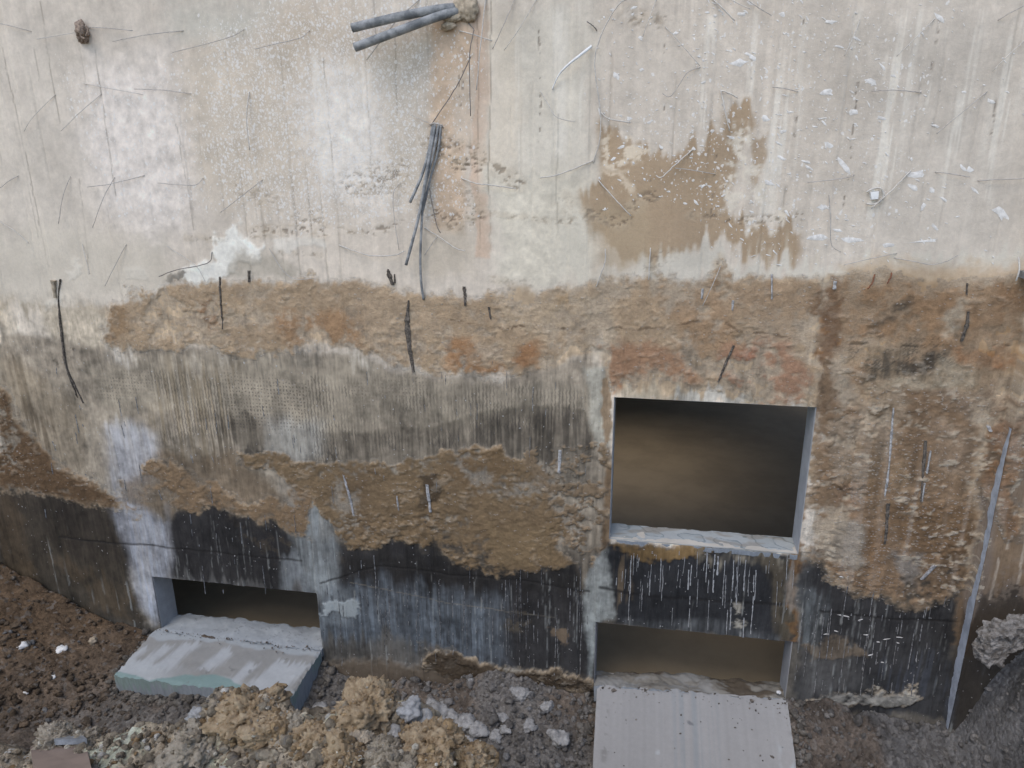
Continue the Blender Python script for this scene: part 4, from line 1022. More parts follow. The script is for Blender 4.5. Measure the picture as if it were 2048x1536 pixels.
def block(name, BL, BR, FL, FR, th, colfn, parent=None, res=.009, rough=.002, side=(140, 146, 154), top=None, chip=.006, ragged=(0, 0)):
    """a sawn block given by its upper face (back-left, back-right, front-left, front-right)"""
    L = np.linalg.norm(np.subtract(BR, BL)); D_ = np.linalg.norm(np.subtract(FL, BL))
    n, m = max(6, int(L / res)), max(4, int(D_ / res))
    g = Grid(np.linspace(0, L, n), np.linspace(0, D_, m))
    Pt = bilin(BL, BR, FL, FR, n, m)
    N = np.cross(np.subtract(BR, BL), np.subtract(FL, BL)); N = -N / np.linalg.norm(N)
    if N[2] < 0: N = -N
    edge = np.minimum.reduce([g.U, L - g.U, g.V, D_ - g.V])
    nz = g.fbm(.03, .03, 3, 91)
    Pt = Pt + N * (rough * g.fbm(.06, .06, 4, 90) - chip * (1 - sm(0, .02, edge)) * np.clip(.4 + nz, 0, 2))[..., None]
    out = (np.subtract(FL, BL) / D_)
    if ragged[0]: Pt[0] += -out * (ragged[0] * np.clip(g.fbm(.08, .08, 3, 92)[0], -1.5, 1.5))[:, None]
    if ragged[1]: Pt[-1] += out * (ragged[1] * np.clip(g.fbm(.08, .08, 3, 93)[-1], -1.5, 1.5))[:, None]
    col = colfn(g, g.U / L, g.V / D_)
    idx = np.arange(n * m).reshape(m, n)
    V = [Pt.reshape(-1, 3)]; Cc = [col.reshape(-1, 3)]
    F = [np.stack([idx[:-1, :-1], idx[1:, :-1], idx[1:, 1:], idx[:-1, 1:]], -1).reshape(-1, 4)]
    o = n * m
    thv = np.broadcast_to(np.asarray(th if np.ndim(th) else [th, th], float)[None], (1, 2))[0]
    K = 6
    for ed, fl in ((idx[0], 0), (idx[-1], 1), (idx[:, 0], 1), (idx[:, -1], 0)):
        e = Pt.reshape(-1, 3)[ed]; k = len(ed)
        frac = np.linspace(0, 1, K)[:, None, None]
        body = e[None] - N * frac * th
        V.append(body.reshape(-1, 3))
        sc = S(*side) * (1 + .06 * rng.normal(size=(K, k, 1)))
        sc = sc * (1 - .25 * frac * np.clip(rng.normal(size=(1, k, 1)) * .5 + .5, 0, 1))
        sc = np.broadcast_to(sc, (K, k, 3))
        if top is not None:
            lim = .18 + .28 * np.sin(np.linspace(0, 7, k) + 1) + .12 * rng.normal(size=k)
            sc = np.where((frac < lim[None, :, None]), S(*top) * (1 + .06 * rng.normal(size=(K, k, 1))), sc)
        Cc.append((sc / SLAB_E).reshape(-1, 3))
        j = np.arange(K * k).reshape(K, k) + o
        q = np.stack([j[:-1, :-1], j[:-1, 1:], j[1:, 1:], j[1:, :-1]], -1).reshape(-1, 4)
        F.append(q if fl else q[:, ::-1]); o += K * k
    ob = mesh_np(name, np.vstack(V), np.vstack(F), M_slab, parent, np.clip(np.vstack(Cc), .012, .8))
    return ob


SLAB_E = np.array([1.10, 1.10, 1.16])


def mixk(c, m, rgb): return c * (1 - m[..., None]) + S(*rgb) * m[..., None]


def inband(u, a, b_, s_=.012): return sm(a - s_, a + s_, u) * (1 - sm(b_ - s_, b_ + s_, u))


def left_slab_paint(g, u, v):
    c = np.broadcast_to(S(142, 142, 142), u.shape + (3,)) * (1 + .04 * g.fbm(.1, .1, 3, 101))[..., None]
    wv = v + .05 * g.fbm(.12, .12, 3, 102); st = g.fbm(.012, .25, 3, 103)
    us = u + .10 * (v - .5) + .006 * st
    for a, b_, t0, t1 in [(.10, .17, .28, .85), (.20, .30, .2, .75), (.44, .52, .25, .72), (.66, .72, .45, .9), (.78, .98, .3, .95), (.0, .05, .4, .9)]:
        c = mixk(c, inband(us, a, b_, .02) * inband(v + .06 * st, t0, t1, .05) * .85, (172, 176, 182))
    c = mixk(c, (1 - sm(.10, .17, wv)) * .85, (162, 168, 174))
    c = mixk(c, sm(.62, .74, v + .05 * st) * (1 - sm(.12, .45, u)) * .9, (172, 177, 183))
    c = mixk(c, sm(.82, .90, v + .10 * g.fbm(.25, .25, 2, 104)) * sm(.1, .5, u) * .5, (168, 174, 180))
    lim = .93 - .12 * np.exp(-((u - .55) / .16) ** 2) + .04 * np.sin(u * 9)
    c = mixk(c, sm(lim - .015, lim + .015, v + .02 * g.fbm(.1, .1, 3, 105)) * .85, (118, 144, 144))
    c = mixk(c, sm(1.9, 2.2, g.fbm(.03, .03, 2, 106)) * .6, (112, 112, 112))
    return c / SLAB_E


def right_slab_paint(g, u, v):
    c = np.broadcast_to(S(152, 151, 152), u.shape + (3,)) * (1 + .02 * g.fbm(.1, .3, 3, 111) + .025 * g.fbm(.012, 1.2, 2, 112))[..., None]
    st = sm(-.3, .8, g.fbm(.014, 2.0, 2, 113))
    c = mixk(c, inband(u, .40, .66, .10) * st * .5, (130, 138, 145))
    c = mixk(c, inband(u, .93, 1.0, .02) * sm(0, .6, g.fbm(.05, .2, 3, 114)) * .7, (178, 186, 192))
    c = mixk(c, inband(u, .04, .07, .01) * inband(v, .25, .85, .1) * sm(.2, .8, g.fbm(.02, .02, 2, 115)) * .6, (112, 110, 108))
    c = mixk(c, sm(2.3, 2.6, g.fbm(.026, .022, 2, 116)) * .7, (96, 98, 104))
    c = mixk(c, sm(2.2, 2.5, g.fbm(.05, .04, 2, 117)) * .6, (180, 184, 190))
    return c / SLAB_E


def sill_paint(g, u, v):
    c = np.broadcast_to(S(164, 168, 171), u.shape + (3,)) * (1 + .03 * g.fbm(.03, .03, 3, 121))[..., None]
    n_ = g.fbm(.075, .06, 2, 122)
    c = mixk(c, (1 - sm(.05, .14, np.abs(n_ - .25))) * sm(.03, .1, u) * .85, (104, 116, 124))
    c = mixk(c, sm(.15, .35, n_) * .35, (140, 148, 152))
    c = mixk(c, sm(.1, .9, g.fbm(.12, .05, 4, 124)) * .45, (126, 112, 94))
    c = mixk(c, sm(.75, .95, v + .08 * g.fbm(.05, .05, 2, 123)) * .5, (140, 142, 138))
    return c / SLAB_E


def rough_sill_paint(g, u, v):
    c = np.broadcast_to(S(128, 124, 118), u.shape + (3,)) * (1 + .08 * g.fbm(.05, .05, 3, 131))[..., None]
    n_ = g.fbm(.10, .06, 4, 132)
    c = mixk(c, sm(.2, .7, n_) * .85, (84, 72, 58))
    c = mixk(c, sm(.6, 1.0, -n_) * .6, (150, 150, 150))
    return c / SLAB_E


def white_sill_paint(g, u, v):
    c = np.broadcast_to(S(158, 163, 169), u.shape + (3,)) * (1 + .05 * g.fbm(.05, .05, 4, 141))[..., None]
    cr = np.abs(g.fbm(.12, .06, 3, 142))
    return mixk(c, (1 - sm(.02, .06, cr)) * .5, (104, 106, 110)) / SLAB_E


a, b_, c, d = OPEN['upper']
block('sill', (a + .004, 4.185, c + .005), (b_ - .004, 4.185, c + .005), (a + .004, 3.997, c - .002), (b_ - .004, 3.997, c - .002), .03, sill_paint, wall, .006, .001, ragged=(.004, .002), chip=.003)
a, b_, c, d = OPEN['left']
block('sill', (a + .004, 4.20, c + .012), (b_ - .004, 4.20, c + .012), (a - .02, 3.965, c + .016), (b_ + .01, 3.965, c + .016), .06, white_sill_paint, wall, .008, .004, ragged=(.008, .006))
a, b_, c, d = OPEN['right']
block('sill', (a + .004, 4.19, -3.352), (b_ - .004, 4.19, -3.292), (a + .004, 3.955, -3.292), (b_ - .004, 3.955, -3.236), .10, rough_sill_paint, wall, .008, .008, ragged=(.012, .008))
to_parent(wall)

sl = empty('concrete_slab', (-2.68, 3.73, -3.42))
tag(sl, 'sawn-out concrete slab lying flat below the left low opening, whitewashed with a teal front edge', 'concrete slab', 'slabs sawn out of the wall')
block('slab_body', (-3.318, 3.972, -3.268), (-2.07, 3.972, -3.279), (-3.29, 3.503, -3.270), (-2.07, 3.505, -3.284), .175, left_slab_paint, sl, chip=.010, side=(150, 158, 168), top=(140, 158, 158), ragged=(.004, .004))
to_parent(sl)
sr = empty('concrete_slab', (.38, 3.7, -3.5))
tag(sr, 'smooth pinkish grey concrete slab sloping out below the right low opening', 'concrete slab', 'slabs sawn out of the wall')
block('slab_body', (-.203, 3.965, -3.287), (.943, 3.965, -3.231), (-.186, 3.43, -3.49), (.949, 3.43, -3.425), .15, right_slab_paint, sr, chip=.009, rough=.0016, side=(136, 136, 136), ragged=(.007, .002))
to_parent(sr)

# the stepped wall's side face, with blue skylight painted into its colour
yy = []
zz = np.linspace(-1.40, -3.27, 150)
n_ = np.cumsum(rng.normal(size=150)) * .0035; n_ -= np.linspace(n_[0], n_[-1], 150)
wd = np.interp(zz, [-3.27, -3.0, -2.7, -2.45, -2.3, -2.2, -2.1, -1.95, -1.9, -1.65, -1.5, -1.42, -1.40], [.03, .05, .056, .060, .03, .012, .008, .012, .05, .06, .045, .012, .03])
V = []
for z_, w_, k in zip(zz, wd, n_):
    yb = WALL_Y - STEP + .004
    V += [(STEP_X - .004 + k * .1, yb - .006 - .003 * rng.random(), z_), (STEP_X - .007 + k * .2, yb + w_ * .5, z_), (STEP_X - .003, yb + w_ + k, z_)]
F = []
for i in range(149):
    for j in (0, 1):
        q = i * 3 + j
        F.append((q, q + 1, q + 4, q + 3))
M_strip = plain('skylit_step_face', (.38, .405, .44), rough=.8, var=.2, scale=16)
o = mesh_py('step_side_face', V, F, M_strip, wall)
o['label'] = 'side face of the step, painted pale blue as if catching skylight'
to_parent(wall)


def ribbons(name, paths, mat, label, lift=.0018):
    V = []; F = []
    for pts, w_, gap in paths:
        p = np.array(pts, float)
        L = max(4, int(abs(p[-1][1] - p[0][1]) / 4))
        t = np.linspace(0, 1, L); q = np.stack([np.interp(t, np.linspace(0, 1, len(p)), p[:, k]) for k in (0, 1)], 1)
        q[:, 0] += np.cumsum(rng.normal(size=L)) * .18
        on = True; prev = None
        for i in range(L):
            if rng.random() < .25: on = rng.random() > gap
            if not on: prev = None; continue
            c_ = at(*q[i]); ii = min(np.searchsorted(GX, c_[0]), SH[1] - 1); jj = min(np.searchsorted(GZ, c_[2]), SH[0] - 1)
            y_ = WALL_Y - float(Hh[jj, ii]) - float(HC[jj, ii])
            hw = w_ * .0013 * rng.uniform(.5, 1.3); o = len(V)
            V += [(c_[0] - hw, y_ + .001, c_[2]), (c_[0], y_ - lift * rng.uniform(.6, 1.6), c_[2]), (c_[0] + hw, y_ + .001, c_[2])]
            if prev is not None: F += [(prev, prev + 1, o + 1, o), (prev + 1, prev + 2, o + 2, o + 1)]
            prev = o
    o = mesh_py(name, V, F, mat, wall); o['label'] = label; o['kind'] = 'stuff'


V = []; F = []
for px, py, L, wd, ang in CHIPS:
    c_ = at(px, py); ii = min(max(np.searchsorted(GX, c_[0]), 0), SH[1] - 1); jj = min(max(np.searchsorted(GZ, c_[2]), 0), SH[0] - 1)
    y_ = WALL_Y - float(Hh[jj, ii]) - float(HC[jj, ii]) - .0022
    n = int(rng.integers(6, 10)); o = len(V); ca, sa = math.cos(ang), math.sin(ang)
    V.append((c_[0], y_ - .0012, c_[2]))
    for k in range(n):
        a_ = (k + rng.uniform(-.35, .35)) / n * 6.283; r_ = rng.uniform(.45, 1.15)
        u_, v_ = math.cos(a_) * L * .0013 * r_, math.sin(a_) * wd * .0013 * r_
        V.append((c_[0] + u_ * ca - v_ * sa, y_ + .0016, c_[2] + u_ * sa + v_ * ca))
    F += [(o, o + 1 + k, o + 1 + (k + 1) % n) for k in range(n)]
M_chip = plain('whitewash', (.54, .515, .475), rough=.9, scale=40, rgb2=(.76, .735, .69))
o = mesh_py('whitewash_chips', V, F, M_chip, wall); o['kind'] = 'stuff'; o['label'] = 'flakes of whitewash spattered over the wall'
M_drip = plain('lime_drip', (.26, .265, .27), rough=.8, scale=50, rgb2=(.46, .465, .46))
M_fin = plain('cement_fin', (.07, .072, .076), rough=.85, scale=45, rgb2=(.36, .36, .355))
ribbons('lime_drips', [([(x, y0), (x - .025 * (y1 - y0), (y0 + y1) / 2), (x - .05 * (y1 - y0), y1)], wd * .85, .12) for x, y0, y1, wd in DRIPS]
        + [([(x, y0), (x - 3, y0 + L)], 1.6, .4) for x, y0, L in zip(rng.uniform(1240, 1590, 40), rng.uniform(1100, 1170, 40), rng.uniform(20, 80, 40))], M_drip, 'white lime drips below the upper opening')
fp = [([(x, y0), (x + (1030 - x) / 5000 * (y1 - y0), y1)], 2.4, .3) for x, y0, y1 in FINS]
for _ in range(95):
    px = rng.choice([rng.uniform(650, 1185), rng.uniform(1230, 1570), rng.uniform(1600, 1900), rng.uniform(345, 640)], p=[.5, .12, .26, .12])
    y0 = {True: rng.uniform(1130, 1240), False: rng.uniform(1180, 1300)}[px < 1220] if px > 640 else rng.uniform(1020, 1090)
    if 1220 < px < 1590: y0 = rng.uniform(1120, 1180)
    y1 = min(y0 + rng.uniform(30, 140), 1345 if px < 1190 else (1240 if px < 1590 else 1385))
    fp.append(([(px, y0), (px + (1030 - px) / 5000 * (y1 - y0), y1)], rng.uniform(1.0, 2.2), .5))
for _ in range(60):
    px, y0 = rng.uniform(60, 1180), rng.uniform(720, 1000)
    fp.append(([(px, y0), (px + (1030 - px) / 5000 * 40, y0 + rng.uniform(10, 50))], rng.uniform(1.0, 1.8), .4))
ribbons('cement_fins', fp, M_fin, 'thin pale cement fins along the board joints', .004)
to_parent(wall)
tag(wall, 'board-marked basement concrete wall with clay, black bitumen and three sawn openings', 'wall')


# ------------------------------------------------------------------ wires, rods, pipes
def thick_at(px, py):
    p = at(px, py)
    i = min(max(np.searchsorted(GX, p[0]), 0), SH[1] - 1); j = min(max(np.searchsorted(GZ, p[2]), 0), SH[0] - 1)
    return float(HC[j, i])


def wire(name, pts, label, cat, mat, r=.0026, root=0, lift=.022, group='tie wires left in the wall', seg=6, taper=False, base=.002):
    """pts: spots on the wall; the root end is set in the concrete, the rest stands off by up to 'lift'"""
    n = len(pts)
    t = np.linspace(0, 1, n) if root == 0 else np.linspace(1, 0, n)
    off = base + lift * np.sin(np.clip(t, 0, 1) * np.pi * .75) ** .8 / .95
    off = [o + thick_at(*p) for o, p in zip(off, pts)]
    Q = [at(p[0], p[1], o) for p, o in zip(pts, off)]
    e = Q[0] if root == 0 else Q[-1]
    inn = e.copy(); inn[1] = WALL_Y + .01
    Q = [inn] + Q if root == 0 else Q + [inn]
    C_ = spline(Q)
    C_[1:-1] += rng.normal(size=C_[1:-1].shape) * r * .25
    V, F = tube_arrays(C_, r, seg)
    o = mesh_py(name, V, tri_fix(F), mat)
    recentre(o, e)
    return tag(o, label, cat, group)


TW = [  # points on the photograph, label, look, root end
    ([(60, 62), (30, 54), (0, 47)], 'short wire sloping in from the left edge above the brown knot', 'd', 0),
    ([(73, 78), (110, 72), (150, 65), (160, 63)], 'thin pale wire running left from the brown knot', 'p', 1),
    ([(178, 55), (215, 56), (265, 61)], 'straight wire running right from the brown knot', 'd', 0),
    ([(362, 62), (290, 70), (225, 83)], 'long thin wire just right of the brown knot', 'd', 0),
    ([(486, 60), (465, 72), (420, 86), (345, 105)], 'long dark sloping wire, second right of the brown knot', 'd', 0),
    ([(618, 62), (600, 76), (550, 88), (510, 98)], 'sloping wire with bent tip between the pipes and the brown knot', 'd', 0),
    ([(170, 167), (220, 177), (285, 189)], 'thin wire falling to the right below the brown knot, left one of a pair', 'p', 0),
    ([(378, 187), (325, 180), (268, 178)], 'almost level wire below the brown knot, right one of a pair', 'd', 0),
    ([(108, 192), (65, 235), (48, 262)], 'faint slanting wire near the left edge under the knot', 'p', 0),
    ([(200, 190), (160, 225), (122, 262)], 'pale slanting wire on the whitish patch at left', 'p', 0),
    ([(498, 187), (493, 240), (499, 300)], 'thick upright wire on the speckled concrete', 'w', 0),
    ([(34, 353), (18, 362), (0, 376)], 'short wire at the left edge halfway up the bare concrete', 'd', 0),
    ([(140, 355), (125, 395), (117, 447)], 'downward curved dark wire above the left clay', 'd', 0),
    ([(228, 357), (205, 400), (185, 455)], 'dark slanting wire crossed by a level one at left', 'd', 0),
    ([(285, 352), (220, 368), (175, 374)], 'level wire crossing the top of a slanting one at left', 'd', 0),
    ([(315, 366), (350, 369), (390, 370), (405, 358)], 'level wire with an upturned right end on the white patch', 'd', 1),
    ([(522, 362), (480, 395), (441, 425)], 'straight slanting wire on the speckled concrete above the white plaster', 'd', 0),
    ([(0, 443), (30, 462), (58, 487)], 'faint wire falling from the left edge towards the clay', 'p', 0),
    ([(165, 490), (172, 520), (180, 548)], 'short upright wire above the clay at left', 'p', 0),
    ([(251, 492), (228, 535), (210, 572)], 'slanting wire just left of the white plaster splash', 'd', 0),
    ([(338, 495), (390, 530), (410, 562)], 'thin pale wire lying across the white plaster splash', 'p', 0),
    ([(424, 505), (420, 522), (400, 531), (352, 540), (318, 553)], 'dark curled wire at the foot of the white plaster splash', 'k', 0),
    ([(540, 500), (565, 540), (590, 558), (625, 557)], 'curved dark wire right of the white plaster splash', 'd', 0),
    ([(837, 0), (790, 45), (733, 120)], 'long wire crossing in front of both grey pipes', 'w', 0),
    ([(1031, -5), (1005, 55), (985, 98)], 'dark wire falling from the top edge right of the pink stripe', 'd', 0),
    ([(1072, 0), (1040, 55), (1008, 101)], 'pale wire parallel to a darker one right of the pink stripe', 'p', 0),
    ([(972, -5), (962, 80), (953, 180)], 'long pale wire lying along the pink stripe', 'w', 0),
    ([(937, 47), (947, 58), (946, 70), (939, 117), (941, 232)], 'dark hooked rod hanging below the mortar lumps', 'k', 0),
    ([(942, 113), (920, 160), (894, 203), (864, 248)], 'twisted dark wire leading up from the rod bundle', 'k', 1),
    ([(920, 62), (950, 70), (984, 82)], 'short pale wire crossing the top of the pink stripe', 'w', 0),
    ([(822, 230), (845, 240), (863, 249)], 'short faint wire ending at the head of the rod bundle', 'p', 1),
    ([(857, 367), (864, 405), (873, 449), (881, 466)], 'thin dark wire hanging right of the rod bundle', 'k', 0),
    ([(849, 455), (880, 475), (910, 496), (930, 502)], 'pale thick wire falling right below the rod bundle', 'w', 0),
    ([(873, 475), (860, 494), (849, 510)], 'short dark wire below the rod bundle beside the longest rod', 'd', 0),
    ([(800, 367), (787, 385), (788, 430), (798, 500)], 'upright kinked wire left of the rod bundle', 'd', 0),
    ([(680, 491), (712, 503), (746, 512), (789, 510), (808, 503)], 'long shallow curved wire left of the rod bundle tips', 'w', 0),
    ([(925, 357), (953, 367), (990, 371), (1031, 377)], 'pale level wire right of the rod bundle on the pink stripe', 'w', 0),
    ([(1174, 43), (1186, 52), (1193, 60)], 'short dark hook at the head of the long bent wire', 'k', 1),
    ([(1264, -4), (1238, 8), (1207, 60), (1190, 112), (1192, 160), (1201, 226), (1199, 281), (1187, 322)], 'longest bent pale wire, hanging from the top edge beside the mud stain', 'w', 1),
    ([(1203, 226), (1219, 238), (1262, 245)], 'pale side wire branching right from the longest bent wire', 'w', 0),
    ([(1082, 184), (1098, 212), (1113, 234), (1150, 244)], 'curved wire left of the longest bent wire', 'p', 0),
    ([(1183, 322), (1121, 348), (1080, 356)], 'pale sloping wire below the foot of the longest bent wire', 'w', 0),
    ([(1199, 363), (1230, 398), (1262, 432)], 'straight wire falling right over the left part of the mud stain', 'w', 0),
    ([(1211, 498), (1210, 523), (1203, 545), (1193, 571)], 'bent pale wire standing at the top of the clay', 'w', 1),
    ([(1301, 500), (1297, 560)], 'upright pale wire at the foot of the mud stain', 'w', 0),
    ([(1399, 135), (1375, 145), (1357, 172), (1340, 193), (1325, 187)], 'hook-shaped wire above the mud stain', 'd', 0),
    ([(1383, 301), (1350, 330), (1324, 354), (1312, 351)], 'slanting wire across the middle of the mud stain', 'w', 0),
    ([(1312, 0), (1298, 38), (1285, 74)], 'faint wire falling left from the top edge above the mud stain', 'p', 0),
    ([(1332, 55), (1366, 92), (1400, 132)], 'pale wire falling right towards the hook-shaped wire', 'p', 0),
    ([(1424, -4), (1448, 20), (1469, 41)], 'pale wire falling right from the top edge, left one of three', 'w', 0),
    ([(1455, -4), (1478, 8), (1500, 18)], 'short pale wire at the top edge, middle one of three', 'p', 0),
    ([(1488, -4), (1518, 16), (1543, 31)], 'thin wire at the top edge, right one of three', 'd', 0),
    ([(1442, 182), (1450, 220), (1459, 262)], 'pale wire hanging at the peak of the mud stain', 'w', 0),
    ([(1442, 181), (1458, 186), (1475, 195)], 'short pale wire pointing right at the peak of the mud stain', 'w', 0),
    ([(1350, 336), (1390, 341), (1428, 348)], 'level wire on the mud stain', 'd', 1),
    ([(1545, 174), (1570, 177), (1594, 183)], 'short level wire right of the mud stain peak', 'd', 1),
    ([(1840, 185), (1793, 180), (1744, 182)], 'level dark wire among the whitewash chips', 'd', 0),
    ([(1867, 39), (1830, 77), (1793, 113)], 'slanting pale wire at the top beside the largest upper chip', 'p', 0),
    ([(1719, 43), (1705, 78), (1688, 113)], 'faint slanting wire among the whitewash chips', 'p', 0),
    ([(2050, 10), (2020, 26), (1998, 39)], 'short dark wire in the top right corner', 'd', 1),
    ([(2050, 80), (2015, 112), (1985, 143)], 'slanting wire below the top right corner', 'p', 0),
    ([(1971, 186), (1920, 228), (1873, 268)], 'long straight slanting wire on the clean grey concrete at right', 'd', 0),
    ([(1707, 350), (1695, 355), (1660, 360), (1615, 365)], 'level dark wire left of the white anchor', 'd', 0),
    ([(1873, 344), (1905, 348), (1940, 354)], 'level wire right of the large white chip', 'd', 0),
    ([(1959, 361), (2000, 359), (2050, 357)], 'level wire reaching the right edge', 'd', 0),
    ([(1819, 344), (1780, 384), (1742, 417)], 'pale wire running down past the white anchor', 'w', 0),
    ([(1658, 393), (1661, 440), (1662, 484), (1668, 496), (1682, 504)], 'upright dark wire with a hooked foot, below left of the anchor', 'd', 0),
    ([(1791, 507), (1746, 516), (1688, 530)], 'sloping dark wire just above the right clay', 'd', 0),
    ([(1791, 516), (1830, 523), (1863, 529), (1895, 522), (1916, 510)], 'sagging dark wire just above the right clay', 'd', 0),
    ([(1749, 551), (1744, 566), (1735, 578)], 'rust-red wire stub at the top of the right clay, left one', 'r', 0),
    ([(1783, 547), (1780, 558), (1774, 567)], 'rust-red wire stub at the top of the right clay, right one', 'r', 0),
    ([(1440, 535), (1425, 570), (1405, 612)], 'brown root-like strand hanging below the mud stain', 'd', 0),
]
LOOK = {'d': (M_wire, .0019), 'p': (M_wire_pale, .0018), 'w': (M_wire_pale, .0029), 'k': (M_wire_dark, .0025), 'r': (M_rust, .0035)}
for pts, lab, lk, rt_ in TW:
    m_, r_ = LOOK[lk]
    ln = sum(math.hypot(p[0] - q[0], p[1] - q[1]) for p, q in zip(pts[:-1], pts[1:]))
    wire('tie_wire', pts, lab, 'wire', m_, r_, rt_, min(.035, .010 + ln * .00016), base=.004)

# white strap
Q = spline([at(1183, 92, .02), at(1160, 110, .05), at(1135, 130, .05), at(1117, 150, .03), at(1104, 178, .004)])
V = []; F = []
for i, q in enumerate(Q):
    w_ = .007 * (1 - .5 * i / len(Q))
    V += [q + (0, -.002, w_), q + (w_ * .6, -.002, -w_), q + (w_ * .6, .003, -w_), q + (0, .003, w_)]
for i in range(len(Q) - 1):
    for k in range(4):
        F.append((i * 4 + k, i * 4 + (k + 1) % 4, i * 4 + 4 + (k + 1) % 4, i * 4 + 4 + k))
F += [(0, 1, 2, 3), (len(V) - 1, len(V) - 2, len(V) - 3, len(V) - 4)]
tag(recentre(mesh_py('plastic_strap', V, F, M_white), Q[0]), 'white flat strap bent down left of the longest wire', 'strap')


def pipe(name, path, offs, r, label):
    C_ = spline([at(p[0], p[1], o) for p, o in zip(path, offs)], 8)
    n = 14
    V1, F1 = tube_arrays(C_, r, n, False); V2, F2 = tube_arrays(C_, r * .84, n, False)
    N1 = len(V1); last = (len(C_) - 1) * n
    ring = [(last + k, last + (k + 1) % n, N1 + last + (k + 1) % n, N1 + last + k) for k in range(n)]
    F = F1.tolist() + (F2[:, ::-1] + N1).tolist() + ring
    return tag(recentre(mesh_py(name, np.vstack([V1, V2]), F, M_pipe), C_[0]), label, 'pipe', 'grey pipes at the top')


M_pipe_dust = M_pipe
pipe('plastic_pipe', [(925, 14), (880, 18), (800, 33), (704, 56)], [-.03, .05, .10, .13], .0215, 'upper of the two grey pipes jutting out at the top, dusted with cement')
pipe('plastic_pipe', [(930, 20), (885, 30), (800, 61), (709, 95)], [-.03, .06, .12, .16], .0215, 'lower of the two grey pipes jutting out at the top, lighter along its back')
ROD = [([(866, 248), (858, 300), (843, 352), (820, 405)], [.0, .035, .05, .05], .0080, 'shortest grey rod of the bundle, leaning left'),
       ([(870, 250), (856, 330), (838, 430), (812, 530)], [.0, .05, .06, .05], .0085, 'middle grey rod of the bundle, ending above the clay'),
       ([(877, 250), (866, 310), (848, 390), (841, 500), (842, 560), (847, 599)], [.0, .03, .045, .04, .03, .01], .0072, 'longest grey rod of the bundle, reaching down to the clay'),
       ([(882, 252), (876, 300), (860, 360), (846, 420)], [.0, .012, .02, .03], .0070, 'thin grey rod tucked behind the rest of the bundle')]
for path, offs, r, lab in ROD:
    C_ = spline([np.append(at(path[0][0], path[0][1])[[0]], 0)] and [at(p[0], p[1], o) for p, o in zip(path, offs)], 7)
    C_ = np.vstack([C_[0] + (0, .02, .01), C_])
    V, F = tube_arrays(C_, r, 8)
    tag(recentre(mesh_py('steel_rod', V, tri_fix(F), M_rod), C_[0]), lab, 'rod', 'bundle of grey rods')
V, F = tube_arrays([at(860, 250, .012), at(868, 246, .022), at(884, 250, .018), at(886, 256, .004)], .004, 6)
tag(recentre(mesh_py('binding_wire', V, tri_fix(F), M_wire), at(870, 250)), 'binding wire round the head of the rod bundle', 'wire')


def sliver(name, pts, wid, label, cat, mat, th=.008, group=None, wob=.3):
    """a splintered flat strip lying on the wall"""
    p = spline([(q[0], q[1], 0) for q in pts], 7)[:, :2]
    n = len(p); V = []
    t = np.linspace(0, 1, n)
    w_ = np.interp(t, np.linspace(0, 1, len(wid)), wid) * .0026 / 2 * .8 * (1 + wob * rng.normal(size=n) * .5)
    for i in range(n):
        hc = thick_at(*p[i])
        q = at(p[i][0], p[i][1]); w1 = max(w_[i], .0012); bump_ = th * (1 + .2 * rng.normal())
        sl_ = rng.normal() * .001
        yb = WALL_Y + .004; yf = WALL_Y - hc - bump_
        V += [(q[0] - w1, yb, q[2]), (q[0] - w1 * .9, yf, q[2] + sl_), (q[0] + w1 * .2, yf - .002, q[2]), (q[0] + w1, yf + .001, q[2] - sl_), (q[0] + w1, yb, q[2])]
    F = []
    for i in range(n - 1):
        for k in range(4):
            a_ = i * 5 + k; F.append((a_, a_ + 1, a_ + 6, a_ + 5))
    F += [(0, 1, 2, 3, 4), tuple(range(5 * n - 1, 5 * n - 6, -1))]
    return tag(recentre(mesh_py(name, V, F, mat, None, False), at(*pts[0])), label, cat, group)


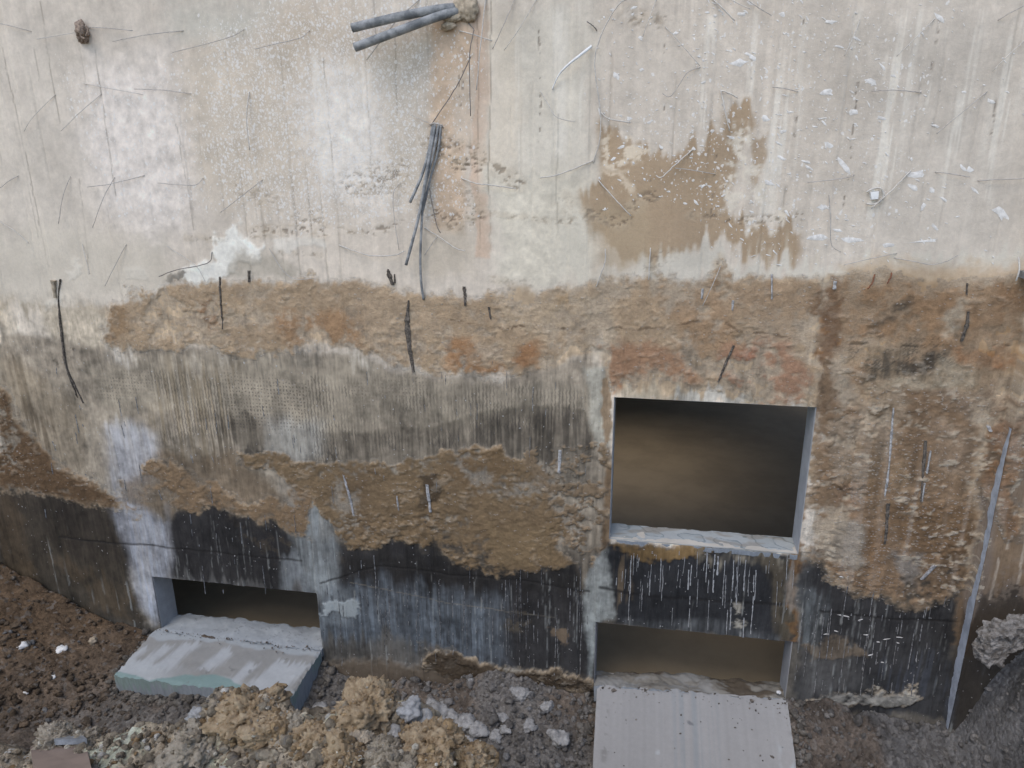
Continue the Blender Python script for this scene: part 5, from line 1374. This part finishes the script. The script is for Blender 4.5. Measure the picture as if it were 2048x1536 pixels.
SLV = [([(776, 538), (779, 552), (786, 570)], [5, 14, 8], 'broad dark wood splinter above the clay left of the long rod', M_wood),
       ([(789, 548), (790, 566)], [3, 5], 'narrow dark splinter beside the broad one left of the long rod', M_wood),
       ([(928, 573), (930, 590), (931, 611)], [8, 8, 6], 'short dark wooden peg in the top of the clay', M_wood),
       ([(818, 600), (815, 640), (819, 690), (827, 744)], [3, 13, 14, 9], 'long dark rotten splinter in the middle of the clay band', M_wood),
       ([(498, 541), (499, 564)], [8, 7], 'small dark peg just right of the white plaster splash', M_wood),
       ([(440, 553), (443, 600), (447, 657)], [5, 5, 3], 'thin dark upright peg under the white plaster splash', M_wood),
       ([(978, 613), (982, 638)], [6, 4], 'tiny dark splinter on the clay right of the wooden peg', M_wood),
       ([(1467, 690), (1452, 725), (1436, 764)], [7, 6, 4], 'leaning dark strip above the upper opening', M_wood),
       ([(1935, 622), (1932, 650), (1922, 682)], [6, 9, 6], 'dark leaning strip with pale foot on the right clay', M_wood),
       ([(1934, 566), (1932, 589)], [4, 4], 'short dark upright peg at the top of the right clay', M_wood),
       ([(1405, 577), (1403, 597)], [6, 5], 'pale short peg left of the upper opening top on the clay', M_peg),
       ([(1466, 600), (1464, 620)], [7, 5], 'white and dark short peg near the strand on the clay', M_peg),
       ([(1543, 548), (1543, 598)], [4, 4], 'thin pale upright peg above the upper opening', M_peg),
       ([(1670, 562), (1668, 578)], [9, 8], 'small white daub at the foot of a pale wash at right', M_peg),
       ([(855, 968), (858, 990), (862, 1022)], [8, 9, 6], 'grey splintered peg in a hole of the thick clay crust', M_peg),
       ([(688, 950), (698, 985), (708, 1030)], [5, 8, 5], 'pale slanting peg on the thick clay crust', M_peg),
       ([(795, 990), (799, 1018)], [5, 4], 'small white peg in the middle of the thick clay crust', M_peg),
       ([(1120, 900), (1118, 945)], [9, 7], 'white chalky daub left of the upper opening', M_peg),
       ([(1786, 815), (1781, 880), (1776, 935)], [3, 6, 3], 'pale smooth strip in the flaking clay, upper one', M_peg),
       ([(1776, 935), (1772, 965), (1768, 990)], [4, 7, 3], 'white pointed strip in the flaking clay, below the upper one', M_peg),
       ([(1775, 1005), (1772, 1050), (1768, 1085)], [10, 8, 6], 'dark slot-like strip in the flaking clay, lowest one', M_wood),
       ([(1860, 900), (1852, 945)], [4, 4], 'thin white strip in the flaking clay, right upper one', M_peg),
       ([(1848, 965), (1842, 1000)], [5, 4], 'thin white strip in the flaking clay, right lower one', M_peg),
       ([(1850, 880), (1840, 1000)], [8, 5], 'dark groove strip behind the thin white ones in the flaking clay', M_wood),
       ([(1868, 1128), (1843, 1158)], [10, 8], 'bluish white daub at the foot of the flaking clay', M_peg),
       ([(1976, 851), (1980, 862)], [9, 7], 'white blob at the head of the pale step face', M_peg)]
for pts, wid, lab, m_ in SLV:
    nm = {'dark_damp_wood': 'wood_sliver', 'pale_peg': 'pale_peg', 'white_plaster_crumb': 'plaster_daub'}.get(m_.name, 'plaster_daub')
    sliver(nm, pts, wid, lab, {'wood_sliver': 'splinter', 'pale_peg': 'peg', 'plaster_daub': 'plaster'}[nm], m_, .005, 'pegs and splinters in the wall')
sliver('cable_strip', [(122, 558), (118, 600), (124, 670), (134, 735), (150, 770), (168, 806)], [4, 3.5, 5, 4.5, 4, 2], 'long dark cable hanging over the clay at left', 'cable', M_wood, .008)
sliver('cable_strip', [(128, 715), (140, 755), (156, 795)], [3.5, 3.5, 2], 'short dark cable strand beside the long cable at left', 'cable', M_wood, .007)
sliver('pale_peg', [(110, 560), (112, 595)], [12, 6], 'tan wooden wedge behind the head of the long cable', 'wedge', M_tan, .02)


def rock(name, loc, size, mat, seed, level=3, amp=.22, label=None, cat=None, group=None, grit=.05, parent=None, rot=None):
    """size: three half-axes"""
    V, F = ico(level)
    P_ = V * 1.0
    r = np.random.default_rng(seed)
    d = 1 + amp * noise3(P_, 1.3, seed) + amp * .55 * noise3(P_, 3.1, seed + 1) + amp * .30 * noise3(P_, 7, seed + 2) + grit * noise3(P_, 15, seed + 3) + grit * .7 * noise3(P_, 30, seed + 4)
    P_ = P_ * d[:, None] * np.asarray(size)
    a_ = r.random() * 6.28 if rot is None else rot
    Rz = np.array([[math.cos(a_), -math.sin(a_), 0], [math.sin(a_), math.cos(a_), 0], [0, 0, 1]])
    P_ = P_ @ Rz.T
    o = mesh_np(name, P_, F, mat, parent, None, True)
    o.location = loc
    return tag(o, label, cat, group)


# brown knot of rag and the lumps of mortar under the pipes
rock('rag_knot', at(165, 66, .025), (.034, .032, .042), M_brown, 5, 3, .3, 'brown frayed rag knot stuck on the wall at top left', 'rag', grit=.10)
for pts, w_ in [(((165, 55), (160, 64), (164, 74), (170, 78)), .006), (((172, 52), (176, 60), (172, 72)), .005)]:
    V, F = tube_arrays(spline([at(p[0], p[1], .052) for p in pts]), w_, 6)
    kn = [o for o in COL.objects if o.name.startswith('rag_knot')][0]
    o = mesh_py('rag_strand', V, tri_fix(F), M_brown, kn); o.matrix_parent_inverse = Matrix.Translation(kn.location).inverted()
rock('mortar_lump', at(905, 38, .02), (.045, .028, .018), M_tan, 11, 3, .15, 'flat tan mortar lump wedged right under the pipes', 'mortar lump', 'mortar lumps by the pipes', rot=.1)
rock('mortar_lump', at(896, 52, .018), (.038, .024, .020), M_tan, 12, 3, .18, 'lower tan mortar lump hanging below the pipes', 'mortar lump', 'mortar lumps by the pipes', rot=-.1)
rock('mortar_lump', at(934, 14, .006), (.060, .030, .075), M_tan, 13, 3, .16, 'wide tan mortar lump where the pipes leave the wall', 'mortar lump', 'mortar lumps by the pipes', rot=0)

# white anchor with its wire ring
an = empty('wall_anchor', at(1748, 391)); tag(an, 'white square anchor plug in a wire ring at right', 'anchor')
pq = [at(1738, 384, 0), at(1758, 382, 0), at(1756, 399, 0), at(1741, 400, 0)]
V = [p + (0, .004, 0) for p in pq] + [(p * .85 + np.mean(pq, 0) * .15) + (0, -.014, 0) for p in pq]
mesh_py('plug', V, [(3, 2, 1, 0), (4, 5, 6, 7), (0, 1, 5, 4), (1, 2, 6, 5), (2, 3, 7, 6), (3, 0, 4, 7)], M_white, an, False)
V, F = tube_arrays(spline([at(p[0], p[1], .012) for p in ((1733, 384), (1745, 378), (1760, 376), (1766, 384), (1767, 393), (1759, 404), (1745, 409), (1733, 407))]), .0042, 6)
mesh_py('wire_ring', V, tri_fix(F), M_wire_pale, an)
to_parent(an)

# steel bracket at the right edge
br = empty('steel_bracket', at(2040, 545)); tag(br, 'grey steel bracket on the step at the right edge', 'bracket')
q = at(2042, 545)
boxes('plate', [(q[0] - .012, q[0] + .10, 3.88, 3.995, q[2] - .02, q[2] + .012)], M_steel, br)
V, F = tube_arrays(spline([at(2037, 515, .10), at(2039, 535, .125), at(2036, 550, .13), at(2032, 562, .12)]), .004, 6)
mesh_py('bracket_wire', V, tri_fix(F), M_wire_pale, br)
to_parent(br)


# ------------------------------------------------------------------ stones, lumps and rubble in the pit
def hit(px, py):
    d = ray(px, py); s_ = .8
    while s_ < 6:
        p = d * s_
        if p[2] < tz(p[0], p[1]): return p
        s_ += .01
    return d * (4 / d[1])


LUMPS = [((505, 1428), 1.74, 58, 'o', 'tall ochre clay lump at the crest below the left slab'), ((455, 1410), 1.76, 18, 'o', 'small ochre nub left of the tall clay lump'),
         ((738, 1424), 1.76, 60, 'o', 'big rounded ochre clay lump at the crest, right of the left slab'), ((858, 1500), 1.62, 62, 'o', 'brown ochre clay mound-like lump, rightmost big one'),
         ((640, 1500), 1.64, 48, 'o', 'orange clay lump in front of the big rounded one'), ((692, 1528), 1.55, 42, 'o', 'orange lump at the bottom edge under the pale tan rock'),
         ((596, 1480), 1.68, 42, 'g', 'greyish clay lump between the two tallest lumps'), ((662, 1452), 1.74, 24, 'g', 'small grey brown lump left of the big rounded one'),
         ((716, 1492), 1.62, 25, 'l', 'pale tan flat rock among the orange lumps'), ((768, 1512), 1.58, 32, 'g', 'grey tan lump left of the rightmost big lump'),
         ((866, 1532), 1.50, 28, 'o', 'bright orange lump at the bottom edge'), ((948, 1520), 1.58, 32, 'o', 'last ochre lump at the right end of the crest'),
         ((552, 1470), 1.68, 44, 'o', 'rusty orange lump under the tall clay lump'), 
         ((405, 1490), 1.66, 44, 'g', 'broad grey gritty lump on the crest under the slab corner'), 
         ((115, 1492), 1.72, 34, 'g', 'grey pointed lump behind the brown board'),
         ((165, 1496), 1.70, 24, 'g', 'small grey lump behind the right end of the brown board'), 
         
         ((800, 1540), 1.5, 34, 'g', 'dull lump at the bottom edge right of the orange ones'), ]
for i, ((px, py), y_, rp, kd, lab) in enumerate(LUMPS):
    p = at_y(px, py, y_)
    r = rp * np.linalg.norm(p) / FPX * (.92 if rp > 40 else 1.0)
    rock('clay_lump' if kd != 'l' else 'tan_rock', p, (r * 1.05, r, r * .88), {'o': M_lump, 'g': M_lump2, 'l': M_tan}[kd], 200 + i * 7, 5, .26 if kd != 'l' else .14, lab, 'clay lump' if kd != 'l' else 'rock', 'clay lumps on the foreground heap', grit=.06)

CH = [((820, 1425), 24, 'largest limestone chunk, upright beside the big ochre lump'), ((848, 1440), 18, 'limestone chunk touching the largest one on its right'), ((878, 1432), 22, 'limestone chunk in the middle of the pale row'),
      ((905, 1440), 15, 'small chunk right of the middle of the pale row'), ((932, 1452), 20, 'limestone chunk near the right end of the pale row'), ((958, 1463), 16, 'rightmost chunk of the pale row'),
      ((992, 1476), 13, 'small pale chunk beyond the row, halfway to the right slab'), ((792, 1468), 16, 'pale chunk between the two big ochre lumps'), ((806, 1492), 15, 'pale chunk low behind the rightmost big lump'),
      ((938, 1488), 14, 'pale chunk just behind the last ochre lump'), ((1040, 1394), 17, 'flat grey chunk lying alone under the dark bitumen'), ((1012, 1462), 10, 'little chunk left of the right slab'),
      ((862, 1408), 10, 'thin standing flake behind the pale row'), ((640, 1424), 17, 'pale flat stone beside the left slab corner'), ((398, 1436), 17, 'bluish flat stone under the front edge of the left slab'),
      ((1005, 1440), 11, 'grey chunk above the right end of the pale row'), ((790, 1340), 9, 'small grey stone near the foot of the wall'), ((700, 1340), 10, 'grey stone near the wall right of the left slab'), ((940, 1367), 8, 'round pebble at the foot of the wall'),
      ((1095, 1415), 12, 'grey stone left of the right slab top'), ((1060, 1455), 14, 'grey stone in the gravel left of the right slab'), ((1120, 1480), 18, 'dark grey stone close to the left side of the right slab')]
for i, ((px, py), rp, lab) in enumerate(CH):
    p = hit(px, py); r = rp * np.linalg.norm(p) / FPX
    rock('limestone_chunk', p + (0, 0, r * .25), (r * 1.05, r * .9, r * .75), M_lime, 400 + i * 5, 3, .22, lab, 'stone', 'pale stones on the pit floor', grit=.05)
for i, ((px, py), rp, lab, m_) in enumerate([((45, 1293), 7, 'white crumb on the brown soil at the far left', M_white), ((120, 1301), 7, 'white crumb on the brown soil, second from the left', M_white), ((129, 1299), 5, 'tiny white crumb touching the second one', M_white),
                                            ((186, 1283), 7, 'tan pebble on the brown soil near the left slab', M_tan), ((107, 1356), 4, 'tiny pale crumb low on the brown soil', M_white), ((55, 1384), 5, 'small pale crumb above the bottom left heap', M_white)]):
    p = hit(px, py); r = rp * np.linalg.norm(p) / FPX
    rock('crumb', p + (0, 0, r * .3), (r * 1.1, r, r * .8), m_, 600 + i, 2, .2, lab, 'crumb', 'crumbs on the brown soil')
p0 = hit(735, 1384); p1 = hit(752, 1372)
V, F = tube_arrays([p0 + (0, 0, .01), (p0 + p1) / 2 + (0, 0, .02), p1 + (0, 0, .03)], .005, 6)
tag(recentre(mesh_py('stick', V, tri_fix(F), M_peg), p0), 'short pale stick behind the big rounded clay lump', 'stick')
# crumbs lying on the slabs
for i, (px, py, r, lab) in enumerate([(1557, 1386, .012, 'white crumb at the upper right corner of the right slab'), (1565, 1497, .011, 'dark crumb near the right edge of the right slab'), (1554, 1424, .007, 'tiny dark crumb high on the right slab')]):
    n_ = np.array([0, -.354, .935]); d = ray(px, py); p_ = np.array([.943, 3.965, -3.231 - .015]); p = d * ((p_ @ n_) / (d @ n_))
    rock('crumb', p + n_ * r * .5, (r * 1.3, r, r * .8), M_white if i == 0 else M_steel, 640 + i, 2, .2, lab, 'crumb')

# brown board in the heap
bd = empty('broken_board', at_y(120, 1520, 1.6)); tag(bd, 'brown broken board half buried in the heap at bottom left', 'board')
q = [at_y(62, 1512, 1.68), at_y(172, 1502, 1.70), at_y(185, 1560, 1.50), at_y(70, 1560, 1.50)]
nb = np.cross(q[1] - q[0], q[3] - q[0]); nb /= np.linalg.norm(nb); nb = nb if nb[2] > 0 else -nb
V = [p + nb * .03 for p in q] + [p + nb * .008 for p in q]
mesh_py('panel', V, [(0, 1, 2, 3), (7, 6, 5, 4), (4, 5, 1, 0), (5, 6, 2, 1), (6, 7, 3, 2), (7, 4, 0, 3)], M_board, bd, False)
q2 = [at_y(106, 1503, 1.70), at_y(165, 1499, 1.71), at_y(176, 1509, 1.66), at_y(112, 1511, 1.66)]
V = [p + nb * .050 for p in q2] + [p + nb * .033 for p in q2]
mesh_py('dark_strip', V, [(0, 1, 2, 3), (7, 6, 5, 4), (4, 5, 1, 0), (5, 6, 2, 1), (6, 7, 3, 2), (7, 4, 0, 3)], M_steel, bd, False)
to_parent(bd)

M_flap = plain('broken_concrete', (.10, .088, .074), rough=.95, scale=30, bump=1.0, rgb2=(.24, .225, .205))
# broken concrete flap hanging over the right bank
outl = [(1962, 1272), (1985, 1252), (2010, 1243), (2062, 1236), (2120, 1240), (2120, 1262), (2062, 1270), (2022, 1290), (1997, 1304), (1986, 1322), (1962, 1318), (1950, 1308), (1957, 1290)]
V = []; ns = 5
for k in range(ns):
    y_ = 3.66 + .03 * k
    sc_ = [.92, 1, 1.02, 1, .9][k]
    ctr = np.mean([at_y(px, py, 3.72) for px, py in outl], 0)
    for px, py in outl:
        q = at_y(px, py, 3.72); q = ctr + (q - ctr) * sc_; q[1] = y_
        V.append(q + rng.normal(size=3) * .006)
n = len(outl); F = [tuple(range(n))[::-1], tuple(range((ns - 1) * n, ns * n))]
for k in range(ns - 1):
    for i in range(n):
        F.append((k * n + i, k * n + (i + 1) % n, (k + 1) * n + (i + 1) % n, (k + 1) * n + i))
fl = recentre(mesh_py('concrete_flap', V, F, M_flap, None, False), at_y(2000, 1290, 3.72))
sub = fl.modifiers.new('round', 'SUBSURF'); sub.subdivision_type = 'SIMPLE'; sub.levels = 2; sub.render_levels = 4
tx = bpy.data.textures.new('crumble', 'CLOUDS'); tx.noise_scale = .045; tx.noise_depth = 6
dp = fl.modifiers.new('crumble', 'DISPLACE'); dp.texture = tx; dp.strength = .08; dp.texture_coords = 'LOCAL'
tag(fl, 'pale broken concrete flap sticking out of the soil bank at the right edge', 'concrete fragment')


# loose rubble: pieces past counting, real geometry in one mesh per place
def scatter(name, spots, sizes, cols, level_big=1):
    Vs = []; Fs = []; Cs = []; o = 0
    variants = []
    for k in range(10):
        for lv in (1, 0):
            V, F = ico(lv)
            d = 1 + .28 * noise3(V, 1.4, 700 + k) + .18 * noise3(V, 3, 720 + k)
            variants.append((V * d[:, None], F))
    for i, (p, s_, c_) in enumerate(zip(spots, sizes, cols)):
        V, F = variants[2 * rng.integers(10) + (0 if s_ > .008 else 1)]
        a_ = rng.random() * 6.28; ca, sa = math.cos(a_), math.sin(a_)
        q = V * (s_ * rng.uniform(.8, 1.3), s_ * rng.uniform(.7, 1.1), s_ * rng.uniform(.5, .95))
        q = np.stack([q[:, 0] * ca - q[:, 1] * sa, q[:, 0] * sa + q[:, 1] * ca, q[:, 2]], 1) + p
        Vs.append(q); Fs.append(F + o); o += len(V)
        Cs.append(np.broadcast_to(c_, (len(V), 3)))
    return tag(mesh_np(name, np.vstack(Vs), np.vstack(Fs), M_soil, None, np.vstack(Cs), True), kind='stuff')


sp, sz, cl = [], [], []
while len(sp) < 5200:
    x, y = rng.uniform(-4.9, 2.4), rng.uniform(3.05, 3.97)
    if (-3.33 < x < -2.05 and y > 3.48) or (-.24 < x < .97 and y > 3.4): continue
    if x < -2.4 and y > 3.45 + .3 * (x + 2.4) / -2.4 and rng.random() < .7: continue
    if x > 1 and rng.random() < .5: continue
    s_ = min(.003 + rng.gamma(1.5, .0045), .032)
    g_ = sm(-3.6, -2.3, np.array(x))
    c_ = (np.array([.175, .130, .088]) * (1 - g_) + np.array([.25, .235, .215]) * g_) * rng.uniform(.6, 1.4)
    if rng.random() < .05: c_ = np.array([.27, .265, .255]) * rng.uniform(.7, 1.1)
    sp.append((x, y, float(tz(x, y)) + s_ * .25)); sz.append(s_); cl.append(c_)
for _ in range(260):
    if rng.random() < .45: x, y, z = rng.uniform(-3.30, -2.05), 3.972 - abs(rng.normal()) * .03, -3.262
    elif rng.random() < .6: x = rng.uniform(-.2, .95); y = 3.965 - abs(rng.normal()) * .05; z = -3.287 + (x + .2) * .049 - (3.965 - y) * .375
    else: x = rng.uniform(-.2, .95); y = rng.uniform(3.45, 3.95); z = -3.287 + (x + .2) * .049 - (3.965 - y) * .375
    s_ = .002 + rng.gamma(1.2, .0016)
    sp.append((x, y, z + s_ * .3)); sz.append(s_); cl.append(np.array([.16, .14, .12]) * rng.uniform(.5, 2.2))
for _ in range(700):
    k = rng.random()
    if k < .4: x, y = rng.uniform(-3.36, -2.0), rng.uniform(3.42, 3.50)
    elif k < .7: x, y = rng.choice([rng.uniform(-3.38, -3.31), rng.uniform(-2.06, -1.98)]), rng.uniform(3.5, 3.96)
    else: x, y = rng.choice([rng.uniform(-.30, -.21), rng.uniform(.955, 1.04)]), rng.uniform(3.45, 3.96)
    s_ = min(.004 + rng.gamma(1.5, .005), .03)
    sp.append((x, y, float(tz(x, y)) + s_ * .4)); sz.append(s_); cl.append(np.array([.22, .20, .17]) * rng.uniform(.6, 1.4))
scatter('rubble', sp, sz, cl)
sp, sz, cl = [], [], []
while len(sp) < 10500:
    x, y = rng.uniform(-2.4, -.1), rng.uniform(1.3, 1.95)
    s_ = min(.002 + rng.gamma(1.3, .0032), .03)
    c_ = np.array([.36, .30, .215]) * rng.uniform(.55, 1.4)
    if rng.random() < .12: c_ = np.array([.34, .23, .12]) * rng.uniform(.8, 1.2)
    if rng.random() < .06: c_ = np.array([.70, .66, .58])
    sp.append((x, y, float(tz(x, y)) + s_ * .2)); sz.append(s_); cl.append(c_)
for o in [o for o in COL.objects if o.name.startswith('clay_lump')]:
    me = o.data; co = np.empty(len(me.vertices) * 3, np.float32); me.vertices.foreach_get('co', co); co = co.reshape(-1, 3)
    pick = co[rng.integers(len(co), size=420)] + np.array(o.location)
    och = 'ochre' in me.materials[0].name
    for q in pick[pick[:, 2] > o.location[2] - .02]:
        s_ = min(.0016 + rng.gamma(1.2, .0022), .014)
        c_ = (np.array([.36, .25, .135]) if och else np.array([.34, .285, .205])) * rng.uniform(.65, 1.5)
        if rng.random() < .10: c_ = np.array([.68, .62, .5])
        sp.append(tuple(q)); sz.append(s_); cl.append(c_)
scatter('soil_crumbs', sp, sz, cl)
